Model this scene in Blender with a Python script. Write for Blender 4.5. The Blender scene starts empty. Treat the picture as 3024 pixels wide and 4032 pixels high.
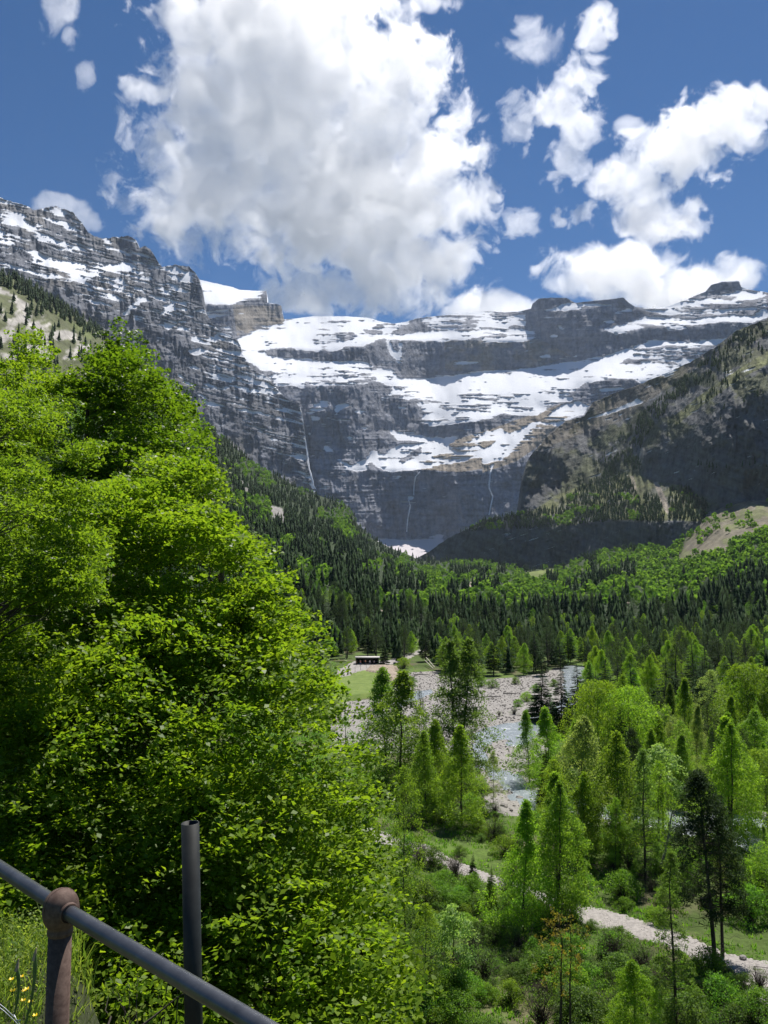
import bpy, math, time
import numpy as np
from mathutils import Vector, Matrix
T0=time.time()
F=3150.0; PIT=math.radians(5.1); CAMZ=30.0
cP,sP=math.cos(PIT),math.sin(PIT)
sc=bpy.context.scene; COL=sc.collection
rng=np.random.default_rng(7)

# ------------------------------------------------------------------ helpers
def ray(u,v):
    cx=(np.asarray(u,float)-1512)/F; cz=(2016-np.asarray(v,float))/F
    dy=cP-cz*sP; dz=sP+cz*cP
    return cx/dy, dz/dy
def pos(u,v,Y):
    a,e=ray(u,v); return np.stack([a*Y,np.broadcast_to(Y,np.shape(a*Y)),CAMZ+e*Y],-1)
def onground(u,v,z=0.0):
    a,e=ray(u,v); Y=(z-CAMZ)/e; return np.array([float(a*Y),float(Y),z])
def vofz(Y,z):                       # image row of a height at a distance
    e=(z-CAMZ)/Y
    cz=(e*cP-sP)/(cP+e*sP); return 2016-cz*F
def D(l): return [(a/.5486,b/.5486) for a,b in l]
def crop(x0,y0,s): return lambda l:[(x0+a/s,y0+b/s) for a,b in l]
C1=crop(0,700,1.3825); C2=crop(1000,1100,1.659); C3=crop(1900,1050,1.476); C4=crop(1100,2000,.8623)

def _h(i,j,s):
    n=(i*374761393+j*668265263+s*974634777)&0xffffffff
    n=((n^(n>>13))*1274126177)&0xffffffff
    n=n^(n>>16)
    return (n&0xffffff)/float(0xffffff)
def vn(x,y,s=0):
    x=np.asarray(x,float); y=np.asarray(y,float)
    i=np.floor(x).astype(np.int64); j=np.floor(y).astype(np.int64)
    fx=x-i; fy=y-j; fx=fx*fx*(3-2*fx); fy=fy*fy*(3-2*fy)
    a=_h(i,j,s); b=_h(i+1,j,s); c=_h(i,j+1,s); d=_h(i+1,j+1,s)
    return (a*(1-fx)+b*fx)*(1-fy)+(c*(1-fx)+d*fx)*fy
def fbm(x,y,s=0,o=4,g=.5):
    t=0;a=1;w=0
    for k in range(o):
        t=t+a*vn(x*2**k+17.3*k,y*2**k-9.1*k,s+k); w+=a; a*=g
    return t/w
def ss(a,b,x):
    t=np.clip((x-a)/(b-a),0,1); return t*t*(3-2*t)
def inpoly(poly,U,V):
    p=np.array(poly,float); m=np.zeros(U.shape,bool)
    bb=(U>=p[:,0].min())&(U<=p[:,0].max())&(V>=p[:,1].min())&(V<=p[:,1].max())
    if not bb.any(): return m
    x=U[bb]; y=V[bb]; r=np.zeros(x.shape,bool); n=len(p)
    for k in range(n):
        x1,y1=p[k]; x2,y2=p[(k+1)%n]
        if y1==y2: continue
        c=((y1>y)!=(y2>y))&(x<(x2-x1)*(y-y1)/(y2-y1)+x1); r^=c
    m[bb]=r; return m
def blur(a,n,axis):
    if n<1: return a
    k=np.exp(-.5*(np.arange(-2*n,2*n+1)/float(n))**2); k/=k.sum()
    pad=[(0,0)]*a.ndim; pad[axis]=(2*n,2*n); b=np.pad(a,pad,'edge'); out=np.zeros_like(a,float)
    for i,w in enumerate(k):
        sl=[slice(None)]*a.ndim; sl[axis]=slice(i,i+a.shape[axis]); out+=w*b[tuple(sl)]
    return out

class MB:                            # collects geometry for one mesh
    def __init__(s): s.v=[];s.f=[];s.n=0;s.a=[]
    def add(s,v,f,a=None):
        v=np.asarray(v,float).reshape(-1,3); f=np.asarray(f,np.int64)
        s.v.append(v); s.f.append(f+s.n); s.n+=len(v)
        s.a.append(np.zeros(len(v)) if a is None else np.broadcast_to(np.asarray(a,float),(len(v),)))
    def tube(s,pts,rad,seg=6,a=0.5,cap=True):
        pts=np.asarray(pts,float); n=len(pts); rad=np.broadcast_to(np.asarray(rad,float),(n,))
        t=np.gradient(pts,axis=0); t/=np.linalg.norm(t,axis=1)[:,None]+1e-9
        ref=np.array([0,0,1.]) if abs(t[:,2]).mean()<.8 else np.array([1.,0,0])
        x=np.cross(t,ref); x/=np.linalg.norm(x,axis=1)[:,None]+1e-9; y=np.cross(t,x)
        th=np.arange(seg)*2*math.pi/seg
        V=pts[:,None]+rad[:,None,None]*(x[:,None]*np.cos(th)[None,:,None]+y[:,None]*np.sin(th)[None,:,None])
        i=np.arange(n-1)[:,None]*seg; j=np.arange(seg)[None]; k=(j+1)%seg
        q=np.stack([i+j,i+k,i+seg+k,i+seg+j],-1).reshape(-1,4)
        s.add(V.reshape(-1,3),q,a)
        if cap and seg==4: pass
        if cap:
            c=V[-1].mean(0); vv=np.vstack([V[-1],c]); s.add(vv,[[m,(m+1)%seg,seg] for m in range(seg)],a)
            c=V[0].mean(0); vv=np.vstack([V[0],c]); s.add(vv,[[(m+1)%seg,m,seg] for m in range(seg)],a)
    def box(s,c,h,a=.5):
        c=np.array(c,float);h=np.array(h,float)
        V=np.array([[x,y,z] for x in(-1,1) for y in(-1,1) for z in(-1,1)])*h+c
        s.add(V,[[0,1,3,2],[4,6,7,5],[0,4,5,1],[2,3,7,6],[0,2,6,4],[1,5,7,3]],a)
    def mesh(s,name,mat=None,smooth=False,col=None):
        me=bpy.data.meshes.new(name)
        V=np.concatenate(s.v); 
        me.vertices.add(len(V)); me.vertices.foreach_set('co',V.astype(np.float32).ravel())
        L=np.concatenate([f.ravel() for f in s.f]); tot=np.concatenate([np.full(len(f),f.shape[1]) for f in s.f])
        st=np.concatenate([[0],np.cumsum(tot)[:-1]])
        me.loops.add(len(L)); me.loops.foreach_set('vertex_index',L.astype(np.int32))
        me.polygons.add(len(tot)); me.polygons.foreach_set('loop_start',st.astype(np.int32))
        me.update(calc_edges=True)
        if smooth: me.polygons.foreach_set('use_smooth',np.ones(len(tot),bool))
        at=me.attributes.new('var','FLOAT','POINT'); at.data.foreach_set('value',np.concatenate(s.a).astype(np.float32))
        if col is not None:
            at=me.attributes.new('col','FLOAT_COLOR','POINT'); c=np.ones((len(V),4),np.float32); c[:,:col.shape[-1]]=col.reshape(len(V),-1)
            at.data.foreach_set('color',c.ravel())
        if mat: me.materials.append(mat)
        return me
def obj(name,me,parent=None,loc=None,rz=0,sca=None):
    o=bpy.data.objects.new(name,me); COL.objects.link(o)
    if parent: o.parent=parent
    if loc is not None: o.location=[float(q) for q in loc]
    o.rotation_euler=(0,0,rz)
    if sca is not None: o.scale=sca if isinstance(sca,(tuple,list)) else (sca,)*3
    return o
def tag(o,label=None,cat=None,group=None,kind=None):
    if label: o['label']=label
    if cat: o['category']=cat
    if group: o['group']=group
    if kind: o['kind']=kind
    return o
def empty(name,loc,label,cat,group=None,rz=0,sca=None):
    o=bpy.data.objects.new(name,None); COL.objects.link(o); o.location=[float(q) for q in loc]; o.rotation_euler=(0,0,rz)
    if sca is not None: o.scale=sca if isinstance(sca,(tuple,list)) else (sca,)*3
    return tag(o,label,cat,group)

# ------------------------------------------------------------------ materials
def newmat(name):
    m=bpy.data.materials.new(name); m.use_nodes=True; nt=m.node_tree
    for n in list(nt.nodes): nt.nodes.remove(n)
    o=nt.nodes.new('ShaderNodeOutputMaterial'); return m,nt,o
def nd(nt,t,**k):
    n=nt.nodes.new(t)
    for a,b in k.items():
        if a in n.inputs: n.inputs[a].default_value=b
        else: setattr(n,a,b)
    return n
def leafmat(name,c1,c2,tr=.5,rough=.5,spec=.2,trb=2.25):
    m,nt,o=newmat(name); L=nt.links
    at=nd(nt,'ShaderNodeAttribute',attribute_name='var'); oi=nd(nt,'ShaderNodeObjectInfo')
    mx=nd(nt,'ShaderNodeMix',data_type='RGBA'); mx.inputs['A'].default_value=(*c1,1); mx.inputs['B'].default_value=(*c2,1)
    L.new(at.outputs['Fac'],mx.inputs['Factor'])
    hs=nd(nt,'ShaderNodeHueSaturation'); mr=nd(nt,'ShaderNodeMapRange'); mr.inputs['To Min'].default_value=.86; mr.inputs['To Max'].default_value=1.16
    L.new(oi.outputs['Random'],mr.inputs['Value']); steady='beech' in name or name.startswith('yellow_green')
    if not steady: L.new(mr.outputs[0],hs.inputs['Value'])
    mh=nd(nt,'ShaderNodeMapRange'); mh.inputs['To Min'].default_value=.494; mh.inputs['To Max'].default_value=.512
    L.new(oi.outputs['Random'],mh.inputs['Value']); hs.inputs['Hue'].default_value=.506
    if not steady: L.new(mh.outputs[0],hs.inputs['Hue'])
    L.new(mx.outputs['Result'],hs.inputs['Color'])
    p=nd(nt,'ShaderNodeBsdfPrincipled'); p.inputs['Roughness'].default_value=rough; p.inputs['Specular IOR Level'].default_value=spec
    L.new(hs.outputs[0],p.inputs['Base Color'])
    t=nd(nt,'ShaderNodeBsdfTranslucent'); mu=nd(nt,'ShaderNodeMix',data_type='RGBA',blend_type='MULTIPLY'); mu.inputs['Factor'].default_value=1
    L.new(hs.outputs[0],mu.inputs['A']); mu.inputs['B'].default_value=(trb*1.15,trb*1.1,trb*.6,1); mu.clamp_result=False
    L.new(mu.outputs['Result'],t.inputs['Color'])
    ms=nd(nt,'ShaderNodeMixShader'); ms.inputs[0].default_value=tr
    L.new(p.outputs[0],ms.inputs[1]); L.new(t.outputs[0],ms.inputs[2]); L.new(ms.outputs[0],o.inputs['Surface'])
    return m
def plain(name,c1,c2,scale=3,rough=.8,bump=.3,metal=0,detail=6,spec=.3,stretch=(1,1,1),dist=.02,ramp=(.35,.65)):
    m,nt,o=newmat(name); L=nt.links
    tc=nd(nt,'ShaderNodeTexCoord'); mp=nd(nt,'ShaderNodeMapping'); mp.inputs['Scale'].default_value=stretch
    L.new(tc.outputs['Object'],mp.inputs[0])
    n=nd(nt,'ShaderNodeTexNoise',Scale=scale,Detail=detail,Roughness=.65); L.new(mp.outputs[0],n.inputs['Vector'])
    cr=nd(nt,'ShaderNodeMapRange'); cr.inputs['From Min'].default_value=ramp[0]; cr.inputs['From Max'].default_value=ramp[1]; L.new(n.outputs[0],cr.inputs['Value'])
    mx=nd(nt,'ShaderNodeMix',data_type='RGBA'); mx.inputs['A'].default_value=(*c1,1); mx.inputs['B'].default_value=(*c2,1)
    L.new(cr.outputs[0],mx.inputs['Factor'])
    p=nd(nt,'ShaderNodeBsdfPrincipled'); p.inputs['Roughness'].default_value=rough; p.inputs['Metallic'].default_value=metal; p.inputs['Specular IOR Level'].default_value=spec
    L.new(mx.outputs['Result'],p.inputs['Base Color'])
    if bump:
        b=nd(nt,'ShaderNodeBump',Strength=bump,Distance=dist); L.new(n.outputs[0],b.inputs['Height']); L.new(b.outputs[0],p.inputs['Normal'])
    L.new(p.outputs[0],o.inputs['Surface']); return m
def landmat(name,s1=.010,s2=.05,amp=.35,bump=.8,dist=6,stretch=1.7,rough=.9):
    # albedo from the 'col' attribute (alpha = snow cover), broken up by strata noise where rock shows
    m,nt,o=newmat(name); L=nt.links
    at=nd(nt,'ShaderNodeAttribute',attribute_name='col'); g=nd(nt,'ShaderNodeNewGeometry')
    mp=nd(nt,'ShaderNodeMapping'); mp.inputs['Scale'].default_value=(1,1,stretch); L.new(g.outputs['Position'],mp.inputs[0])
    n1=nd(nt,'ShaderNodeTexNoise',Scale=s1,Detail=8,Roughness=.68); L.new(mp.outputs[0],n1.inputs['Vector'])
    n2=nd(nt,'ShaderNodeTexNoise',Scale=s2,Detail=5,Roughness=.7); L.new(g.outputs['Position'],n2.inputs['Vector'])
    ad=nd(nt,'ShaderNodeMath',operation='ADD'); L.new(n1.outputs[0],ad.inputs[0]); L.new(n2.outputs[0],ad.inputs[1])
    mr=nd(nt,'ShaderNodeMapRange'); mr.inputs['From Min'].default_value=.75; mr.inputs['From Max'].default_value=1.25
    mr.inputs['To Min'].default_value=1-amp; mr.inputs['To Max'].default_value=1+amp; L.new(ad.outputs[0],mr.inputs['Value'])
    mx=nd(nt,'ShaderNodeMix',data_type='FLOAT'); mx.inputs['B'].default_value=1.0
    L.new(at.outputs['Alpha'],mx.inputs['Factor']); L.new(mr.outputs[0],mx.inputs['A'])
    vm=nd(nt,'ShaderNodeVectorMath',operation='SCALE'); L.new(at.outputs['Color'],vm.inputs[0]); L.new(mx.outputs[0],vm.inputs['Scale'])
    p=nd(nt,'ShaderNodeBsdfPrincipled'); p.inputs['Roughness'].default_value=rough; p.inputs['Specular IOR Level'].default_value=.15
    L.new(vm.outputs[0],p.inputs['Base Color'])
    b=nd(nt,'ShaderNodeBump',Distance=dist); bs=nd(nt,'ShaderNodeMapRange'); bs.inputs['To Min'].default_value=bump; bs.inputs['To Max'].default_value=bump*.25
    L.new(at.outputs['Alpha'],bs.inputs['Value']); L.new(bs.outputs[0],b.inputs['Strength'])
    L.new(ad.outputs[0],b.inputs['Height']); L.new(b.outputs[0],p.inputs['Normal']); L.new(p.outputs[0],o.inputs['Surface'])
    return m

M_rock=landmat('mountain_rock_and_snow')
M_hill=landmat('hill_ground',.03,.15,.35,.5,2,1)
M_ground=landmat('valley_ground',.25,1.6,.4,.6,.25,1)
M_bark=plain('bark',(.035,.028,.022),(.10,.085,.07),8,.9,.6,stretch=(1,1,.2),dist=.03)
M_bark_pale=plain('pale_bark',(.12,.11,.10),(.30,.28,.25),6,.9,.4,stretch=(1,1,.3))
M_con=leafmat('conifer_needles',(.012,.032,.011),(.034,.068,.018),.2,.7,.06)
M_pine=leafmat('pine_needles',(.018,.038,.014),(.046,.076,.026),.25,.65,.1)
M_beech=leafmat('beech_leaves',(.066,.135,.010),(.19,.265,.016),.5,.45,.22,2.0)
M_beech2=leafmat('dark_beech_leaves',(.05,.11,.008),(.13,.20,.012),.5,.42,.32,1.8)
M_ash=leafmat('yellow_green_leaves',(.075,.145,.012),(.18,.26,.018),.5,.45,.25,1.9)
M_birch=leafmat('birch_leaves',(.085,.165,.016),(.175,.27,.03),.5)
M_birchp=leafmat('pale_birch_leaves',(.12,.18,.045),(.22,.28,.09),.5)
M_lime=leafmat('lime_green_leaves',(.11,.20,.016),(.19,.30,.026),.5)
M_olive=leafmat('olive_leaves',(.06,.115,.02),(.115,.18,.035),.45)
M_maple=leafmat('maple_leaves',(.10,.19,.04),(.24,.33,.12),.45)
M_amber=leafmat('amber_leaves',(.11,.13,.022),(.27,.21,.035),.4)
M_shrub=leafmat('shrub_leaves',(.055,.11,.022),(.11,.18,.035),.45)
M_shrubg=leafmat('fresh_shrub_leaves',(.065,.15,.016),(.13,.24,.028),.5)
M_twig=leafmat('bare_twigs',(.07,.06,.045),(.14,.12,.09),.1,.8,.1)
M_far=leafmat('far_broadleaf',(.055,.14,.022),(.125,.23,.036),.45,.7,.04,2.0)
M_grass=leafmat('grass_blades',(.07,.13,.018),(.20,.25,.05),.45)

# ------------------------------------------------------------------ mountains
def dens_grid(u0,u1,du,vbot,vtop,nr):
    us=np.arange(u0,u1+du,du); vb=np.interp(us,*zip(*vbot)); vt=np.interp(us,*zip(*vtop))
    t=np.linspace(0,1,nr)
    U=np.repeat(us[None],nr,0); Vr=vb.max()+(vt.min()-vb.max())*np.repeat(t[:,None],len(us),1)
    return us,U,np.clip(Vr,vt[None],vb[None])
def sheet_mesh(name,U,V,Y,col,mat,back=True,label=None,cat=None):
    P=pos(U,V,Y); nr,nc=U.shape
    C=col
    if back:
        b1=P[-1]+np.array([0,40,-8]); b2=P[-1]+np.array([0,300,-260])
        P=np.concatenate([P,b1[None],b2[None]]); C=np.concatenate([C,C[-1:],C[-1:]]); nr+=2
    i=np.arange(nr-1)[:,None]*nc; j=np.arange(nc-1)[None]
    q=np.stack([i+j,i+j+1,i+nc+j+1,i+nc+j],-1)
    dv=np.abs(np.diff(P,axis=0)).sum(-1)>1e-4; q=q[dv[:,:-1]|dv[:,1:]].reshape(-1,4)
    used,inv=np.unique(q,return_inverse=True)
    mb=MB(); mb.add(P.reshape(-1,3)[used],inv.reshape(-1,4))
    me=mb.mesh(name,mat,True,C.reshape(-1,4)[used]); o=obj(name,me); tag(o,label,cat,kind='structure'); return o
def paint(U,V,polys,base=0.0):
    P=np.full(U.shape,base)
    for lv,pl in polys: P[inpoly(pl,U,V)]=lv
    return P
def mountain(U,V,P,Y0,cr,cs,seed,disp=14,smooth=22,tilt=0.0,extra=None,ledk=.65,mixb=.09):
    # P snow probability; returns distance field Y and snow cover
    Ps=blur(blur(P,2,0),2,1); Ps=.89*Ps+mixb*ss(.15,.35,Ps)*(1-ss(.7,.9,Ps))
    st=V+tilt*U+18*(vn(U/260,V/200,seed)-.5)
    n=(fbm(U/80,st/6.5,seed+1,4)-.5)*1.75+(fbm(U/22,V/12,seed+5,3)-.5)*.45
    snow=ss(.42,.58,Ps+n*np.clip(1.3-1.5*np.abs(Ps-.5),.85,1.0)*1.0)
    _,E=ray(U,V)
    c=cr+(cs-cr)*ss(.2,.8,blur(blur(Ps,5,0),8,1))
    if extra is not None: c=extra(c)
    nr=U.shape[0]; Y=np.empty(U.shape); Y[0]=Y0
    for k in range(1,nr):
        de=E[k]-E[k-1]; Y[k]=Y[k-1]*(1+c[k]*de/(1-np.minimum(c[k]*E[k],.8)))
    Y=np.exp(blur(np.log(Y),smooth,1))
    rockn=1-snow*.85
    gul=1-np.abs(2*fbm(U/26+.6*vn(U/40,V/50,seed+8),V/120,seed+9,4)-1)*2
    led=fbm(U/120,st/7,seed+12,3)-.5
    rid=fbm(U/110,V/160,seed+15,3)-.5
    big=fbm(U/45,V/45,seed+20,5,.6)-.5
    lm=.25+1.3*ss(.35,.7,fbm(U/150,V/90,seed+31,3)); rockn=1-snow*.93
    Y=Y-disp*(gul*1.15+led*ledk*lm+big*2.4)*rockn-disp*7*rid
    return Y,snow
def rockcol(U,V,snow,base,seed,tint=None,tintmask=None,snowc=(.74,.76,.80)):
    n=fbm(U/60,V/10,seed,4); n2=fbm(U/9,V/40,seed+3,3)
    n=.5+(n-.5)*(.3+1.4*fbm(U/140,V/110,seed+7,2)); c=np.array(base)[None,None]*(.62+.75*n[...,None])*(.8+.4*n2[...,None])
    if tint is not None: c=c*(1-tintmask[...,None])+np.array(tint)*(.7+.6*n[...,None])*tintmask[...,None]
    s=snow[...,None]; c=c*(1-s)+np.array(snowc)*s
    return np.concatenate([c,s],-1)

# --- the far cirque
topA=C1([(900,560),(1085,555),(1150,570),(1270,595),(1300,610),(1450,617),(1455,650),(1452,680),(1500,685),(1530,695),(1545,770)])+\
  C2([(200,262),(320,250),(400,240),(600,242),(740,250),(850,280),(920,290),(1000,275),(1060,255),(1100,250),(1180,240),(1400,220),(1500,210),(1640,214)])+\
  C3([(200,262),(282,245),(290,215),(330,185),(400,180),(490,182),(540,210),(640,200),(820,180),(850,210),(890,235),(960,240),(1060,235),(1160,200),(1295,145),(1330,105),(1400,85),(1490,82),(1505,120),(1560,135),(1659,150)])+[(3300,1170)]
us,U,V=dens_grid(640,3200,2.6,[(600,2215),(3300,2215)],topA,500)
jag=(fbm(us/14,us*0,91,4)-.5)*9
V=V+.3*jag[None]*np.exp(-(V-V.min(0))/25)*(V<V.max(0)-60)
A_s=[(.88,C2([(190,255),(400,225),(740,235),(860,275),(850,380),(800,400),(700,440),(600,435),(520,470),(400,470),(250,450),(130,445),(70,465),(100,510),(250,515),(330,530),(500,540),(650,535),(740,545),(780,580),(700,575),(600,580),(480,575),(350,590),(260,590),(130,580),(80,610),(0,560),(-80,500),(-100,400),(0,340),(100,310)])),
(.3,C2([(380,292),(520,262),(700,258),(740,277),(640,280),(520,285),(420,300)])),
(.38,C2([(200,405),(320,375),(480,345),(640,345),(700,370),(600,412),(480,425),(350,420),(280,430)])),
(.25,C2([(700,310),(850,290),(850,350),(780,360),(720,345)])),
(.47,C2([(80,610),(260,590),(480,580),(740,570),(810,600),(800,660),(720,690),(560,700),(440,700),(340,690),(250,680),(160,700),(110,660)])),
(.85,C2([(120,660),(240,650),(330,690),(250,680),(160,700)])),
(.72,C2([(800,580),(900,590),(960,650),(965,695),(880,690),(800,670)])),
(.42,C2([(1100,240),(1400,200),(1659,195),(1659,330),(1500,330),(1450,300),(1250,330),(1130,310),(1000,290)])),
(.85,C2([(850,275),(940,280),(1010,262),(1000,330),(1100,340),(1250,335),(1450,290),(1500,335),(1659,330),(1659,360),(1500,375),(1300,400),(1200,410),(1000,400),(880,400),(855,370)])),
(.1,C2([(870,350),(1000,300),(1060,262),(1130,300),(1040,350),(950,365)])),
(.25,C2([(1300,300),(1450,300),(1440,340),(1330,345)])),
(.9,C2([(858,390),(878,460),(940,545),(960,550),(968,405),(948,405),(945,500),(905,440),(878,385)])),
(1,C2([(1280,552),(1350,533),(1490,540),(1400,550)])),
(1,C2([(970,650),(1100,645),(1300,632),(1400,610),(1659,588),(1659,735),(1560,730),(1400,745),(1250,770),(1100,785),(1000,740),(960,700)])),
(.2,C2([(1290,652),(1370,652),(1365,682)])),(.3,C2([(1120,700),(1200,698),(1160,722)])),
(.7,C2([(900,700),(1000,720),(1060,780),(1000,790),(900,740)])),
(.53,C2([(1000,740),(1100,780),(1250,770),(1659,730),(1659,900),(1600,890),(1530,910),(1300,935),(1150,950),(1080,930),(1120,870),(1060,810)])),
(.85,C2([(1060,920),(1300,900),(1540,860),(1659,860),(1600,895),(1530,915),(1300,940),(1150,955)])),
(.06,C2([(1110,965),(1200,950),(1540,915),(1659,860),(1659,960),(1500,1005),(1350,1010),(1200,1030),(1130,1010)])),
(.88,C2([(880,970),(930,1000),(1050,1000),(1140,1040),(1280,1030),(1350,1010),(1500,1010),(1659,960),(1659,1130),(1500,1160),(1300,1200),(1220,1210),(1120,1240),(900,1255),(800,1230),(690,1250),(580,1245),(620,1230),(550,1190),(540,1170),(640,1210),(740,1170),(770,1120),(850,1140),(950,1080),(1100,1075),(1040,1050),(940,1050),(900,1010)])),
(.05,C2([(925,1192),(1105,1078),(1090,1130),(1080,1155),(1060,1165),(970,1192)])),(0,C2([(735,1250),(760,1178),(805,1245)])),
(.4,C2([(1140,1150),(1300,1130),(1280,1080),(1400,1030),(1500,1020),(1659,985),(1659,1120),(1400,1160),(1300,1180),(1200,1195),(1100,1205)])),
(.1,C2([(1270,1080),(1350,1020),(1440,1020),(1380,1080),(1290,1110)])),(.1,C2([(1480,1080),(1580,1040),(1600,1060),(1500,1120)])),
(.8,C2([(370,840),(450,788),(492,800),(480,840),(380,870),(355,880)])),(1,C2([(370,890),(430,900),(420,922),(380,922)])),
(.9,C2([(530,830),(600,808),(622,825),(560,850),(535,890)])),(1,C2([(455,1092),(480,1088),(522,1130),(480,1130)])),
(.9,C2([(605,1018),(694,1055),(620,1047)])),(.9,C2([(690,963),(762,975),(720,987)])),(.9,C2([(255,808),(335,842),(290,828)])),
(.7,C2([(930,820),(1000,830),(980,862),(950,850)])),(.7,C2([(820,780),(930,720),(1000,740),(900,760),(850,790),(840,825)])),
(1,C2([(1178,1025),(1198,978),(1206,1022)])),(1,C2([(1508,1000),(1522,925),(1534,990)])),(1,C2([(1540,1245),(1555,1210),(1565,1215),(1550,1255)])),
(.9,C2([(890,1292),(985,1283),(930,1304)])),(1,C2([(995,1432),(1030,1408),(1045,1425),(1020,1440)])),(.7,C2([(640,865),(720,855),(700,880)])),(.9,C2([(360,1030),(355,980),(370,1010)])),
(.9,C2([(395,725),(425,690),(430,700),(405,730)])),(1,C2([(500,705),(520,740),(512,745),(495,715)])),
(1,C2([(700,1720),(800,1690),(950,1702),(1060,1700),(1230,1668),(1260,1860),(800,1860)])),
# right part
(.45,C3([(0,262),(200,255),(250,270),(250,340),(150,345),(0,330)])),(.9,C3([(160,320),(205,292),(250,320),(240,345)])),
(.88,C3([(0,372),(235,362),(325,402),(240,432),(0,432)])),(.15,C3([(0,395),(240,388),(200,402),(0,412)])),
(1,C3([(272,277),(400,240),(500,212),(540,214),(780,218),(600,237),(480,252),(350,257)])),
(.9,C3([(1295,162),(1330,180),(1330,190),(1285,180)])),(.45,C3([(900,240),(1000,238),(1160,195),(1300,130),(1320,85),(1505,80),(1659,140),(1659,240),(1500,255),(1350,285),(1200,290),(1000,275)])),
(.85,C3([(1285,175),(1400,180),(1520,150),(1659,165),(1560,190),(1400,205),(1300,200)])),
(.1,C3([(1295,145),(1330,105),(1400,90),(1490,88),(1505,130),(1400,160),(1300,165)])),
(.15,C3([(1290,225),(1500,215),(1600,200),(1600,225),(1400,248),(1290,250)])),
(.6,C3([(760,265),(860,245),(880,265),(790,275)])),
(.92,C3([(700,362),(870,320),(940,293),(1150,300),(1230,305),(1400,288),(1560,290),(1659,232),(1659,292),(1560,322),(1400,315),(1230,342),(1150,362),(1040,345),(900,362),(780,397)])),
(.8,C3([(690,320),(780,315),(740,335)])),(.9,C3([(430,345),(455,342),(480,365),(440,362)])),(1,C3([(385,400),(420,390),(440,405),(400,412)])),(.9,C3([(270,380),(300,378),(300,392)])),
(1,C3([(0,622),(100,605),(300,590),(480,560),(700,520),(830,480),(1000,425),(1240,430),(1400,420),(1470,385),(1440,430),(1290,460),(1100,450),(950,470),(840,530),(800,560),(950,570),(1120,560),(1250,530),(1200,560),(1020,640),(920,680),(820,650),(700,655),(590,675),(560,700),(450,705),(300,720),(150,730),(0,740)])),
(.33,C3([(850,530),(900,480),(1050,450),(1200,460),(1380,440),(1300,510),(1130,550),(970,565),(850,550)])),(.3,C3([(870,590),(950,585),(930,615),(870,610)])),(.3,C3([(270,655),(330,655),(300,672)])),(.25,C3([(510,640),(400,640),(440,660),(520,660)])),
(.8,C3([(330,520),(390,515),(405,530),(350,535)])),(.7,C3([(430,530),(520,525),(560,510),(540,530),(450,545)])),
(.5,C3([(0,740),(200,720),(450,705),(560,700),(520,780),(380,810),(350,850),(200,840),(100,850),(0,870)])),
(0,C3([(510,745),(590,680),(760,645),(900,658),(935,690),(640,722),(600,780),(560,790)])),(1,C3([(640,712),(910,692),(850,704),(700,724)])),
(.9,C3([(0,850),(60,820),(350,840),(320,860),(120,860),(0,880)])),
(.06,C3([(0,900),(110,850),(300,880),(280,930),(60,940),(0,960)])),
(.85,C3([(0,985),(100,1000),(250,930),(380,870),(450,810),(560,783),(612,800),(585,860),(480,900),(440,930),(350,960),(220,1040),(120,1120),(0,1145)])),
(.25,C3([(350,885),(460,885),(420,935),(330,985),(200,1062),(150,1080),(250,970)])),(.15,C3([(0,1010),(90,1000),(60,1040),(0,1070)])),(.1,C3([(110,930),(130,925),(170,955),(120,962)])),
# the cut tower on the left
(.3,C1([(1060,560),(1545,560),(1545,860),(1060,860)])),
(.97,C1([(1060,545),(1150,560),(1300,595),(1430,610),(1455,615),(1450,632),(1300,637),(1100,627)])),(0,C1([(1405,640),(1460,612),(1460,685),(1440,680)])),
(1,C1([(1070,662),(1200,635),(1400,640),(1430,662),(1350,667),(1260,682),(1100,687)])),(.2,C1([(1060,690),(1270,690),(1270,800),(1150,780)])),(.5,C1([(1130,760),(1200,720),(1260,715),(1180,770)])),(0,C1([(1265,690),(1350,665),(1450,680),(1548,700),(1548,790),(1400,820),(1290,860),(1262,830)])),
(1,C1([(1290,880),(1420,825),(1545,795),(1700,772),(1700,930),(1500,925),(1440,940),(1450,962),(1550,987),(1700,985),(1700,1040),(1560,1050),(1440,1050),(1350,1000),(1270,950),(1320,910)])),
(.85,C1([(1480,1100),(1560,1085),(1600,1120),(1659,1090),(1659,1150),(1600,1130),(1520,1120)]))]
PA=paint(U,V,A_s)
tanm=ss(.3,.6,fbm(U/60,V/30,33,4)*.9*paint(U,V,[(1.,C2([(1240,400),(1659,400),(1750,600),(1250,600)])),(1.,C3([(0,430),(330,420),(520,520),(300,590),(0,610)])),(1.1,C1([(1265,690),(1548,700),(1548,800),(1290,860)]))]))
scree=paint(U,V,[(1,C2([(1060,1240),(1100,1100),(1280,1060),(1659,940),(1659,1210),(1350,1260)])),(1,C3([(0,1200),(0,960),(450,800),(620,800),(420,960),(300,1060),(200,1130)]))])
def ex(c): c=np.where(scree>.5,np.maximum(c,1.1),c); return np.where((V>2108)&(PA>.8),2.0,c)
YA,snA=mountain(U,V,PA,3900,.36,1.4,100,extra=ex,mixb=.2)
colA=rockcol(U,V,snA,(.205,.215,.25),140,(.27,.235,.19),np.clip(tanm*.8,0,1))
sm=(scree*(1-snA))[...,None]; colA[...,:3]=colA[...,:3]*(1-sm)+np.array([.25,.215,.175])*sm
dirty=(V>2105)&(snA>.5); colA[dirty,:3]*=np.array([.80,.72,.71])
sheet_mesh('mountain',U,V,YA,colA,M_rock)
A_grid=(us,U,V,YA)
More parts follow.
